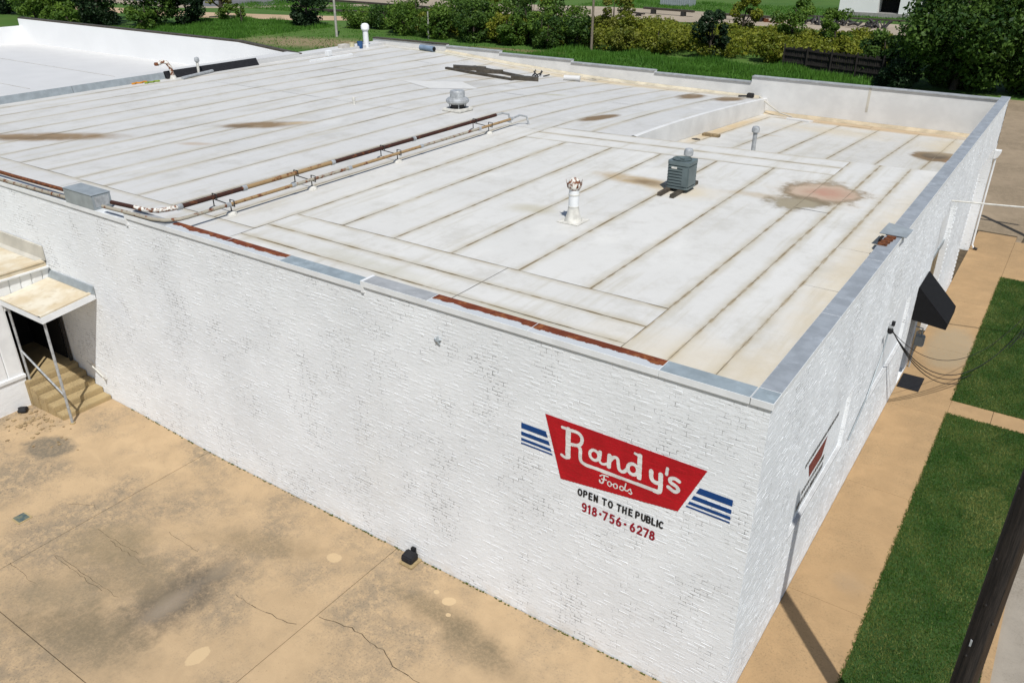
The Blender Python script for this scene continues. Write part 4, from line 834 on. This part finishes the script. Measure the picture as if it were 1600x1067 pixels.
pipe_seg(pu, [(xu-.88, .20, zt_-.03), (-15.9, .16, 6.13)], .05, M_RUSTDK)
pipe_seg(pl, [(xl_, .52, zt_-.06), (xl_-.03, .3, zt_-.06), (xl_-.25, .08, zt_-.07), (xl_-.6, .0, zt_-.08), (-16.0, -.02, 6.06)], .042, M_PIPEW)
for (y, lab) in ((1.72, 'pipe stand nearest to the front coping under the roof pipes'), (4.28, 'second pipe stand from the front coping under the roof pipes'), (7.6, 'third pipe stand from the front coping under the roof pipes'), (12.1, 'last pipe stand near the exhaust fan under the roof pipes')):
    st = thing('pipe_stand', lab, 'pipe stand', (-13.8, y, 5.85), 'stands under the roof pipes')
    for x, top in ((xu, zt_+.07), (xl_, zt_+.03)):
        MB().tube([(x-.075, y, 5.86), (x-.075, y, top)], .014, 6).build('post', M_DKMETAL, st); MB().lathe([(.14, 5.852), (.12, 5.90), (.05, 5.93)], 10, (x-.075, y)).build('foot', M_DIRTYW, st)
        MB().tube([(x+.075, y, top-.13), (x+.075, y, top), (x-.075, y, top)], .012, 6).build('clamp', M_DKMETAL, st)
    MB().tube([(xu-.08, y, zt_-.06), (xl_+.08, y, zt_-.115)], .014, 6).build('crossbar', M_DKMETAL, st)
jb = thing('junction_box', 'big grey metal junction box sitting on the front coping', 'junction box', (-16.8, .2, 5.89))
MB().box(-17.62, -16.38, -.04, .44, 5.889, 6.24).build('box_body', M_GREYM, jb, bevel=.012); MB().box(-17.63, -16.37, -.05, .45, 6.24, 6.255).build('box_lid', M_GREYM, jb, bevel=.004); MB().box(-16.38, -16.372, .02, .38, 5.95, 6.20).build('end_plate', M_GALV, jb)
c1 = tag(MB().tube([(-24, .22, 6.02), (-20.5, .20, 6.03), (-17.55, .18, 6.08)], .05, 10).build('roof_pipe', M_RUST, smooth=True), 'rusty pipe lying on front coping, entering the junction box', 'pipe')
c2 = tag(MB().tube([(-24, .0, 5.935), (-20.5, .0, 5.935), (-17.55, .02, 5.98)], .046, 10).build('roof_pipe', M_PIPEW, smooth=True), 'white pipe lying on front coping, entering the junction box', 'pipe')
tag(MB().lathe([(.06, 5.845), (.055, 5.98), (.065, 5.985), (.065, 6.10), (.03, 6.11)], 12, (-20.8, 13.25)).build('stub_vent', [M_DIRTYW]), 'tiny stub vent with dark cap on open roof', 'vent')
def capvent(x, y, z, h, label, r=.07, mat=M_GALV):
    o = thing('vent_pipe', label, 'vent', (x, y, z)); MB().lathe([(r, z-.02), (r, z+h-.12)], 14, (x, y)).build('pipe', mat, o, smooth=True)
    MB().lathe([(r*1.1, z+h-.16), (r*1.8, z+h-.12), (r*1.85, z+h-.02), (r*1.4, z+h+.05), (r*.4, z+h+.07)], 14, (x, y)).build('cap', M_GALV, o, smooth=True); MB().lathe([(r*2.2, z-.01), (r*1.2, z+.05)], 14, (x, y)).build('flashing', M_DIRTYW, o); return o
capvent(-6.27, 17.05, zwell(0, 17.05), .92, 'capped galvanised vent pipe standing in the sunken roof', .07); capvent(-6.09, 11.08, 5.85, .66, 'capped galvanised vent pipe half hidden behind the condenser', .07)
capvent(-32.0+.25, 14.35, 5.85, .70, 'white vent pipe with round cap beside the black flashing', .06, M_DIRTYW)
gv = thing('gooseneck_vent', 'rusty white gooseneck pipe beside the dividing kerb', 'vent', (-31.7, 12.95, 5.85))
MB().lathe([(.16, 5.845), (.10, 6.0)], 14, (-31.7, 12.95)).build('flashing', M_DIRTYW, gv, smooth=True); MB().tube([(-31.7, 12.95, 5.9), (-31.72, 12.9, 6.35), (-31.78, 12.80, 6.55), (-31.88, 12.66, 6.60), (-31.98, 12.52, 6.52)], .085, 12).build('bent_pipe', M_RUSTWH, gv, smooth=True); MB().lathe([(.09, 6.44), (.11, 6.5), (.09, 6.57)], 12, (-32.02, 12.45)).build('pipe_end', M_RUST, gv)
fv = thing('vent_stack', 'tall white plastic vent stack with cowl at the far roof corner', 'vent', (-32.15, 25.9, 5.84)); c = (-32.15, 25.9); MB().lathe([(.16, 5.82), (.15, 6.75)], 16, c).build('pipe', M_WHITE, fv, smooth=True); MB().lathe([(.16, 6.72), (.23, 6.80), (.23, 7.0), (.15, 7.10), (.05, 7.12)], 16, c).build('cowl', M_WHITE, fv, smooth=True)
# loose things on the roof
tag(MB().tube([(-31.1, 13.0, 5.91), (-31.75, 15.1, 5.91)], .075, 12).build('pipe_length', M_GALV, smooth=True), 'loose grey pipe length lying near the dividing kerb', 'pipe')
sp_ = thing('ratchet_strap', 'coiled orange and green strap lying on the roof', 'strap', (-31.4, 11.5, 5.85)); MB().tube([(-31.8+.06*math.sin(k*1.7), 10.95+k*.09, 5.87+.012*(k % 2)) for k in range(9)], .045, 6).build('orange_end', simple('orange_web', (.55, .22, .02), .8), sp_); MB().tube([(-31.55+.06*math.sin(k*1.9), 11.4+k*.09, 5.875) for k in range(9)], .045, 6).build('green_end', simple('green_web', (.22, .30, .03), .8), sp_)
bk = lambda x, y, r, h, mat, lab: tag(MB().lathe([(r*.85, 5.83), (r, 5.83+h), (r*.92, 5.83+h), (r*.8, 5.87)], 14, (x, y)).build('bucket', mat, smooth=True), lab, 'bucket')
bk(-32.1, 25.35, .17, .38, simple('blue_plastic', (.03, .09, .22), .5), 'dark blue bucket by the far white vent stack'); bk(-32.25, 24.85, .16, .34, simple('cream_plastic', (.60, .55, .36), .5), 'cream bucket between cardboard box and blue bucket')
tag(MB().box(-32.45, -32.05, 23.95, 24.5, 5.835, 6.16).build('storage_box', simple('pale_card', (.55, .52, .47), .8), bevel=.01), 'pale box standing near buckets at the roof corner', 'box'); tag(MB().box(-31.45, -31.2, 22.0, 22.3, 5.83, 6.12).build('roof_hatch', M_WHITE, bevel=.02), 'small square white curb box on the far roof', 'curb')
tag(MB().box(-30.72, -30.58, 20.2, 23.2, 5.82, 5.91).build('white_batten', M_WHITE, bevel=.01), 'long white batten lying on the rear roof', 'batten')
rz = zroof(-28.4, 26.9); rl = thing('membrane_roll', 'blue grey membrane roll lying by the rear parapet', 'roll', (-28.4, 26.9, rz)); MB().tube([(-29.0, 26.95, rz+.15), (-27.9, 26.75, rz+.15)], .15, 14).build('roll_body', simple('blue_grey_roll', (.20, .27, .36), .6), rl, smooth=True); MB().tube([(-27.89, 26.75, rz+.15), (-27.86, 26.745, rz+.15)], .11, 12).build('roll_end', M_DARK, rl)
rz = zroof(-18.3, 25.6); tag(MB().tube([(-18.75, 25.5, rz+.13), (-18.0, 25.75, rz+.13)], .13, 14).build('membrane_roll', M_WHITEM, smooth=True), 'white membrane roll lying on roof near the stepped parapet', 'roll')
# dark rail sections stacked on the rear roof
for k, (x0, y0, x1, y1, w, lab) in enumerate(((-24.2, 23.2, -20.0, 22.9, .20, 'long front dark rail lying on the rear roof'), (-23.7, 24.75, -20.1, 24.1, .26, 'long rear dark rail lying on the rear roof'), (-24.0, 23.5, -22.7, 24.5, .45, 'short dark plank bundle at west end of rails'), (-20.3, 23.2, -19.2, 23.9, .42, 'short dark plank bundle at east end of rails'), (-22.6, 23.55, -21.6, 24.4, .25, 'short dark offcut lying across the two rails'))):
    d = Vector((x1-x0, y1-y0, 0)).normalized(); n = Vector((-d.y, d.x, 0))*w/2; a = Vector((x0, y0, 0)); b = Vector((x1, y1, 0)); up_ = .0 if k < 2 else .08
    q = [a-n, a+n, b+n, b-n]; zz_ = [zroof(p.x, p.y)+up_*0 for p in q]; MB().add([(p.x, p.y, z_-.02) for p, z_ in zip(q, zz_)]+[(p.x, p.y, z_+.10+up_) for p, z_ in zip(q, zz_)], [(3,2,1,0),(4,5,6,7),(0,1,5,4),(1,2,6,5),(2,3,7,6),(3,0,4,7)]).build('metal_rail' if k < 2 else 'plank_bundle', M_BROWNM) and tag(bpy.data.objects[-1] if False else COL.objects[-1], lab, 'rail' if k < 2 else 'planks')
jk = thing('scrap_heap', 'small tangle of dark metal scrap by the rear parapet', 'scrap', (-20.3, 25.3, zroof(-20.3, 25.3)))
for k in range(7): x = -20.4+random.uniform(-.3, .5); y = 25.3+random.uniform(-.25, .25); z = zroof(x, y); a = random.uniform(0, 3.1); MB().tube([(x, y, z+.02), (x+.35*math.cos(a), y+.35*math.sin(a), z+random.uniform(.05, .25))], .03, 6).build('scrap_piece', M_DKMETAL, jk)
m = MB(); wz = zwell(0, 19.5); MB().box(-9.1, -8.45, 19.55, 19.78, wz-.002, wz+.09).build('loose_plank', M_WOOD, bevel=.01); tag(COL.objects[-1], 'short weathered plank lying in the sunken roof', 'plank')
wz = zwell(0, 18.6); tag(MB().prism([(-9.08, 18.55), (-8.9, 18.47), (-8.78, 18.62), (-8.95, 18.7)], lambda p, s: (p[0], p[1], wz-.012 if s == 0 else wz+.03)).build('drain_strainer', M_DKMETAL), 'dark roof drain strainer at foot of step wall', 'drain')
tag(MB().prism([(-8.0, 26.2), (-7.0, 26.1), (-6.9, 26.45), (-7.6, 26.6), (-8.05, 26.5)], lambda p, s: (p[0], p[1], zwell(0, p[1])-.004 if s == 0 else zwell(0, p[1])+.05)).build('membrane_scrap', M_WHITEM), 'crumpled white membrane scrap in the sunken roof', 'scrap')
sk = thing('scupper_pump', 'dark metal fitting with hose at the parapet step corner', 'roof fitting', (-9.9, 26.9, zroof(-9.9, 26.9))); z = zroof(-9.9, 26.9)
box('bracket', M_DKMETAL, sk, -10.1, -9.8, 26.9, 27.1, z, z+.2, bevel=.03); MB().tube([(-10.45, 26.85, z+.05), (-10.1, 26.95, z+.07)], .04, 8).build('hose_end', M_DKMETAL, sk)
MB().tube([(-9.55, 27.0, z+.1), (-9.1, 27.0, z-.2), (-8.5, 26.9, zwell(0, 26.9)+.15), (-7.9, 26.7, zwell(0, 26.7)+.06)], .03, 8).build('hose', M_PARTAN, sk, smooth=True)
tag(MB().add([(-23.3, 18.9, zroof(-23, 19)+.012), (-21.0, 18.0, zroof(-21, 18)+.012), (-19.4, 19.4, zroof(-19.5, 19.5)+.012), (-21.2, 20.6, zroof(-21, 20.6)+.014)], [(0, 1, 2, 3)]).build('membrane_patch', simple('pale_patch', (.61, .60, .57), .6, var=.06)), 'large pale diamond membrane patch on the rear roof', 'roof patch')

# ------------------------------------------------------------------ vegetation
def leaves(centres, radii, n, size, flat=.75, seed=0):
    r = np.random.default_rng(seed); k = r.integers(0, len(centres), n); C = np.array(centres)[k]; Rd = np.array(radii)[k]
    d = r.normal(size=(n, 3)); d /= np.linalg.norm(d, axis=1)[:, None]; rad = r.uniform(.35, 1.0, n)**.5
    P = C+d*(Rd*rad)[:, None]*np.array([1, 1, flat]); P[:, 2] = np.maximum(P[:, 2], .05)
    nrm = d*.7+r.normal(size=(n, 3))*.8+np.array([0, 0, .35]); nrm /= np.linalg.norm(nrm, axis=1)[:, None]
    t = np.cross(nrm, r.normal(size=(n, 3))); t /= np.linalg.norm(t, axis=1)[:, None]; b = np.cross(nrm, t); s = size*r.uniform(.55, 1.3, n)[:, None]
    v = np.stack([P-t*s*.6, P-b*s*.35, P+t*s*.6, P+b*s*.35], 1)
    ct = r.normal(0, .22, len(centres))[k]; tint = np.clip(.42+ct+r.normal(0, .22, n), 0, 1); return v, tint
def tree(name, label, cat, x, y, h, rx, mat, n, size, group=None, trunk=True, z0=.25, seed=1, clumps=None, trunk_r=.14):
    r = random.Random(seed*13+5); o = thing(name, label, cat, (x, y, -.08), group); cs = []; rs = []
    nc = clumps or max(8, int(rx*h*1.6))
    for k in range(nc):
        u = r.random(); zz_ = h*(z0+(1-z0)*u*.93); prof = math.sin(math.pi*min(1, max(.10, (zz_/h-z0*.6)/(1.08-z0*.6))))**.6; a = r.uniform(0, 6.283); q = rx*prof*math.sqrt(r.uniform(.15, 1))*.85
        cs.append((x+q*math.cos(a), y+q*math.sin(a), zz_)); rs.append(rx*r.uniform(.22, .42))
    m = MB()
    if trunk:
        m.tube([(x, y, -.2), (x+.1*rx*r.uniform(-1, 1), y, h*.35), (x+.1*rx*r.uniform(-1, 1), y, h*.8)], [trunk_r, trunk_r*.75, trunk_r*.3], 8)
        for k in range(min(7, nc)):
            c = cs[r.randrange(nc)]; zz_ = max(.3, c[2]*.55); m.tube([(x, y, zz_*.7), ((x+c[0])/2, (y+c[1])/2, zz_), c], [trunk_r*.45, trunk_r*.3, trunk_r*.1], 6)
        m.build('trunk', M_BARK, o, smooth=True)
    v, t = leaves(cs, rs, n, size, seed=seed); tris_obj('crown', v, t, mat, o, quads=True); return o
# big trees behind the east end
tree('broadleaf_tree', 'largest dark broadleaf tree behind the tall rear parapet', 'tree', -7.0, 68.5, 9.0, 5.2, M_LEAFD, 22000, .32, z0=.04, seed=11, clumps=62, trunk_r=.3)
tree('broadleaf_tree', 'dark leafy tree shading the end of the board fence', 'tree', -13.4, 71.5, 4.2, 2.1, M_LEAFD, 6000, .24, z0=.04, seed=12, clumps=24)
tree('broadleaf_tree', 'bright green tree at the edge of the side lot', 'tree', -1.2, 70.0, 9.5, 4.4, M_LEAFD, 12000, .32, z0=.06, seed=13, clumps=40, trunk_r=.25)
tree('broadleaf_tree', 'tall tree behind the largest broadleaf tree', 'tree', -9.0, 78.0, 11, 4.5, M_LEAFD, 12000, .28, z0=.1, seed=14, clumps=50, trunk_r=.25)
tree('shrub', 'low dark shrub beneath the largest broadleaf tree', 'shrub', -11.2, 66.6, 2.4, 2.4, M_LEAFE, 5000, .2, z0=.05, seed=15)
# trees by the left
for k, (px, py, h, rx, mt, lab) in enumerate(((-105, 60.5, 7.5, 4.6, M_LEAFD, 'dense dark tree beside the meadow behind neighbour roof'), (-112, 57, 7.5, 4.5, M_LEAFE, 'blackish evergreen tree second from the meadow'), (-101.5, 57.0, 3.6, 2.2, M_LEAFM, 'bright young tree in front of the dark tree row'), (-119, 59, 8, 4.8, M_LEAFD, 'wide dark tree in the middle of the row behind neighbour building'), (-126, 57, 7.5, 4.5, M_LEAFM, 'mid green bushy tree in the row behind neighbour building'), (-133, 60, 8, 4.6, M_LEAFE, 'dark evergreen at the far end of row behind neighbour'), (-121, 53, 3.4, 2.6, M_LEAFM, 'low green bush before the tree row behind neighbour building'), (-112, 52.5, 3.0, 2.2, M_LEAFM, 'small green bush behind the neighbour parapet'), (-141, 57, 9, 5, M_LEAFE, 'last blackish tree beyond the neighbour side parapet'), (-103, 64.5, 6.0, 3.0, M_LEAFE, 'blackish tree at the meadow end of the row'))):
    tree('broadleaf_tree' if h > 4 else 'shrub', lab, 'tree' if h > 4 else 'shrub', px, py, h, rx, mt, 7000 if h > 4 else 3000, .34, seed=30+k, z0=.05, clumps=34 if h > 4 else 14)
tree('evergreen_tree', 'round blackish evergreen standing alone in the meadow', 'tree', -87.5, 72.0, 6.0, 3.0, M_LEAFE, 9000, .28, z0=.03, seed=50, clumps=40)
tree('broadleaf_tree', 'thin grey green tree with visible trunk by the dirt track', 'tree', -107.0, 73.2, 5.0, 2.0, M_LEAFO, 1800, .3, z0=.4, seed=51, trunk_r=.35); tree('sapling', 'small sapling on the meadow edge by the dirt track', 'tree', -98.5, 70.0, 2.6, .8, M_LEAFM, 700, .2, z0=.3, seed=52); tree('shrub', 'round green shrub in the meadow near the thin tree', 'shrub', -104.0, 72.0, 1.9, 1.9, M_LEAFM, 1600, .24, z0=.05, seed=53)
# thicket: shrubs that can be told apart
TH = [(-70, 72, 3.6, 2.4, M_LEAFM), (-64, 71.5, 3.4, 2.4, M_LEAFM), (-58.5, 71.2, 3.2, 2.2, M_LEAFD), (-53.5, 71.5, 3.0, 2.0, M_LEAFM), (-48.5, 71.2, 3.0, 2.0, M_LEAFD), (-75, 80, 4.2, 2.6, M_LEAFM), (-59, 81, 5.8, 2.6, M_LEAFD), (-66, 84, 5.0, 2.6, M_LEAFY), (-72, 74, 3.0, 2.6, M_LEAFM), (-77, 76, 2.6, 2.6, M_LEAFD), (-80.5, 75, 2.2, 2.4, M_LEAFM), (-66, 73, 3.2, 2.8, M_LEAFD), (-63, 76, 6.2, 3.2, M_LEAFM), (-60, 73, 4.4, 2.6, M_LEAFD), (-68, 79, 5.6, 3.0, M_LEAFM), (-57.5, 75, 4.6, 2.6, M_LEAFM), (-55, 72.5, 3.0, 2.2, M_LEAFY), (-52.5, 74, 5.4, 2.4, M_LEAFD), (-50, 72.5, 3.4, 2.2, M_LEAFM), (-53, 80, 7.0, 2.8, M_LEAFM), (-47.5, 75, 4.2, 2.2, M_LEAFM), (-45.5, 73, 3.2, 2.2, M_LEAFD), (-46, 82, 5.2, 2.4, M_LEAFO), (-42, 78, 3.4, 2.0, M_LEAFY), (-24.5, 75.5, 2.4, 1.8, M_LEAFY), (-30.5, 74, 4.6, 1.9, M_LEAFE), (-33, 90, 5.4, 2.0, M_LEAFY), (-26.5, 88, 5.0, 2.4, M_LEAFM), (-21, 84, 4.4, 1.9, M_LEAFM), (-18.5, 77, 2.4, 1.8, M_LEAFY), (-37, 75, 2.6, 2.0, M_LEAFY), (-40.5, 74, 2.4, 1.9, M_LEAFO)]
wds = {M_LEAFM.name: 'mid green', M_LEAFD.name: 'dark green', M_LEAFY.name: 'yellow green', M_LEAFE.name: 'blackish green', M_LEAFO.name: 'olive'}
poss = ['at the foot of the pale leaning pole', 'in the front row by the short stake', 'in front of the parapet steps', 'left of the tall grass corner', 'where the tall grass begins', 'behind the bare earth patch', 'in the second row behind the short stake', 'on the bank behind the short stake', 'by the bare earth patch', 'beside the pale leaning pole', 'at the back of the thicket', 'at the meadow end of the thicket', 'near the tall grass', 'behind the stepped parapet', 'among the rail yard scrub', 'facing the rear roof', 'in the dense middle of the thicket', 'next to the orange tree', 'beside the middle pole', 'in front of the gravel road', 'at the fence end', 'above the board fence', 'by the gravel edge', 'near the roof fitting']
for k, (x, y, h, rx, mt) in enumerate(TH):
    lab = ('tall ' if h > 4.3 else 'low ' if h < 2.7 else 'rounded ')+wds[mt.name]+' shrub '+poss[k % len(poss)]+(' and taller undergrowth' if k >= len(poss) else '')
    tree('shrub', lab, 'shrub', x, y, h, rx, mt, 3400 if h > 4 else 2600, .26, 'shrubs of the thicket behind the roof', seed=70+k, z0=.03, clumps=20)
tree('shrub', 'orange leaved shrub among the green thicket', 'shrub', -56.5, 84, 6.3, 1.3, M_LEAFOR, 1400, .3, seed=99, z0=.5)
# the mass of undergrowth
cs, rs = [], []
for k in range(1150):
    x = random.uniform(-72, -13); yb2 = random.uniform(73, 97 if x > -48 else 90)
    if x > -23: yb2 = random.uniform(74.5, 96)
    hmax = 1.75-.042*(yb2-73)+.45*math.sin(x*.7)*math.cos(yb2*.5)
    cs.append((x, yb2, max(.3, hmax*random.uniform(.35, 1)))); rs.append(random.uniform(.7, 1.4))
v, t = leaves(cs, rs, 120000, .27, flat=.6, seed=200); half = v[:, :, 1].mean(1) > 73.6+np.random.default_rng(1).normal(0, 1.5, len(v))
for mk, mt, lab in ((half, M_LEAFY, 'yellow green undergrowth sloping up behind the thicket'), (~half, M_LEAFO, 'olive undergrowth along the front of the thicket')):
    o = tris_obj('undergrowth', v[mk], t[mk], mt, None, quads=True); stuff(o); o['label'] = lab; o['category'] = 'undergrowth'
def tall_grass(name, label, x0, x1, y0, y1, n, h0, h1, mat=M_TALLG, slope=0):
    r = np.random.default_rng(int(abs(x0)*7)); px = r.uniform(x0, x1, n); py = r.uniform(y0, y1, n)+slope*(px-x0); a = r.uniform(0, 6.28, n); w = r.uniform(.03, .07, n); h = r.uniform(h0, h1, n)*(.7+.5*np.sin(px*.8)*np.sin(py*.9)); lx = r.normal(0, .12, n); ly = r.normal(0, .12, n); z = np.full(n, -.09)
    v = np.stack([np.c_[px-np.cos(a)*w, py-np.sin(a)*w, z], np.c_[px+np.cos(a)*w, py+np.sin(a)*w, z], np.c_[px+lx, py+ly, z+np.abs(h)]], 1); t = np.clip(.5+.3*np.sin(px*.5)*np.cos(py*.7)+r.normal(0, .22, n), 0, 1)
    o = tris_obj('tall_grass', v, t, mat); o['label'] = label; o['category'] = 'grass'
tall_grass('g', 'tall bright green grass between rear parapet and thicket', -47, -13, 58, 72.5, 42000, .2, .75); tall_grass('g', 'rough meadow grass behind the neighbour parapet', -106, -84, 52, 75, 26000, .15, .7); tall_grass('g', 'sparse grass on the bare earth behind the roof', -84, -47, 52, 73, 5000, .1, .35)
tall_grass('g', 'green verge beyond the gravel road', -75, -10, 123, 140, 16000, .2, .6); tall_grass('g', 'green strip between dirt track and gravel road', -125, -78, 86, 100, 14000, .2, .6)
# board fence
fc = thing('board_fence', 'dark weathered board fence under the yellow green bank', 'fence', (-18, 72, -.08)); M_FENCE = simple('fence_wood', (.032, .028, .024), .9, var=.5, scale=3)
fy = lambda x: 72.3-.3*(x+22)
for k in range(48):
    x = -22.5+k*.205; y = fy(x); hgt = random.uniform(1.7, 1.95); box('board', M_FENCE, fc, x, x+random.uniform(.17, .195), y-.02+random.uniform(-.012, .012), y+.015, -.1, hgt)
for zz_ in (.45, 1.05, 1.6): MB().prism([(-22.5, fy(-22.5)-.03), (-12.7, fy(-12.7)-.03), (-12.7, fy(-12.7)-.09), (-22.5, fy(-22.5)-.09)], lambda p, s: (p[0], p[1], zz_ if s == 0 else zz_+.10)).build('rail', M_FENCE, fc)
for k in range(5): x = -22.5+k*2.4; box('post', M_FENCE, fc, x-.06, x+.06, fy(x)-.2, fy(x)-.09, -.1, 2.05)
# far poles and yard things
def fpole(x, y, h, r, lab, mat=M_POLEF): return tag(MB().tube([(x, y, -.3), (x+.03*h*.3, y, h)], [r, r*.75], 10).build('utility_pole', mat, smooth=True), lab, 'pole')
fpole(-75.8, 66.0, 9, .16, 'pale far pole standing by the bare earth patch', simple('pale_pole', (.42, .40, .36), .8)); fpole(-43.2, 71.8, 9, .15, 'tan far pole rising from the middle of the thicket'); fpole(-64.9, 70.5, 3.0, .1, 'short pale stake at the thicket edge', simple('pale_pole2', (.42, .40, .36), .8))
wb = thing('far_shed', 'far white sided shed with dark open garage door', 'shed', (-24, 134, 0)); M_SID = simple('white_siding', (.74, .74, .72), .6, var=.06, scale=.5)
box('wall', M_SID, wb, -32.5, -26.9, 129.5, 138, .5, 5.2); box('wall', M_SID, wb, -23.9, -16, 129.5, 138, .5, 5.2); box('wall', M_SID, wb, -26.9, -23.9, 132, 138, .5, 5.2); box('lintel', M_SID, wb, -26.9, -23.9, 129.5, 132, 3.4, 5.2); box('garage_opening', M_DARK, wb, -26.9, -23.9, 131.9, 131.99, .5, 3.4)
box('foundation', simple('grey_block', (.30, .29, .27), .9), wb, -32.6, -15.9, 129.4, 138, -.1, .5); MB().prism([(129.1, 5.1), (133.8, 6.6), (138.4, 5.1), (138.4, 5.25), (133.8, 6.8), (129.1, 5.25)], lambda p, s: (-33 if s == 0 else -15.5, p[0], p[1])).build('roof', M_GALV, wb)
gs = thing('grey_container', 'grey corrugated container at the gravel yard edge', 'container', (-61, 132, 0)); box('body', M_GREYM, gs, -63, -57.5, 131, 133.5, -.08, 2.4)
for k in range(14): box('rib', M_GREYM, gs, -63+k*.4, -62.82+k*.4, 130.94, 131.0, .05, 2.3)
def beam(x0, y0, x1, y1, h, w, z, lab):
    d = Vector((x1-x0, y1-y0, 0)).normalized(); n = Vector((-d.y, d.x, 0))*w/2; a = Vector((x0, y0, 0)); b = Vector((x1, y1, 0)); q = [a-n, a+n, b+n, b-n]
    o = thing('steel_beam', lab, 'beam', (x0, y0, z)); MB().add([(p.x, p.y, z) for p in q]+[(p.x, p.y, z+h) for p in q], [(3,2,1,0),(4,5,6,7),(0,1,5,4),(1,2,6,5),(2,3,7,6),(3,0,4,7)]).build('beam_body', M_BROWNM, o)
    for f in (.2, .8): p = a+(b-a)*f; box('sleeper', M_DKMETAL, o, p.x-.25, p.x+.25, p.y-.5, p.y+.5, -.1, z)
beam(-58.5, 115.5, -49.5, 114.0, .3, .5, .55, 'long dark steel beam on sleepers in the gravel yard'); beam(-46.5, 113.5, -37.0, 113.2, .3, .5, .45, 'second dark steel beam nearer the scrap pile'); beam(-62, 113.5, -56, 110.5, .2, .4, .2, 'dark beam lying low at the gravel edge'); beam(-36, 121.5, -15, 121.5, .22, .3, .2, 'long rusty rail in front of the white shed')
beam(-122, 103, -84, 101.2, .3, .6, .1, 'long dark rail bank beyond the meadow strip'); beam(-104, 88.0, -84, 90.5, .3, .5, .1, 'dark low rail beside the dirt track')
sc = thing('scrap_heap', 'long heap of black twisted scrap before the white shed', 'scrap', (-28, 113, -.06))
for k in range(60):
    x = random.uniform(-33.5, -22); y = 113.3+random.uniform(-1.3, 1.3); a = random.uniform(0, 3.14); L = random.uniform(.5, 1.8); MB().tube([(x, y, random.uniform(-.05, .3)), (x+L*math.cos(a), y+L*math.sin(a)*.4, random.uniform(.2, 1.1))], random.uniform(.06, .22), 5).build('scrap_piece', M_DKMETAL, sc)
rp = thing('brick_pile', 'low reddish pile of rubble in the gravel yard', 'rubble pile', (-37, 113, -.06))
for k in range(30): x = random.gauss(-36.8, .8); y = 113+random.gauss(0, .5); s_ = random.uniform(.12, .3); box('chunk', M_RUST, rp, x, x+s_, y, y+s_, -.08, random.uniform(.1, .5))
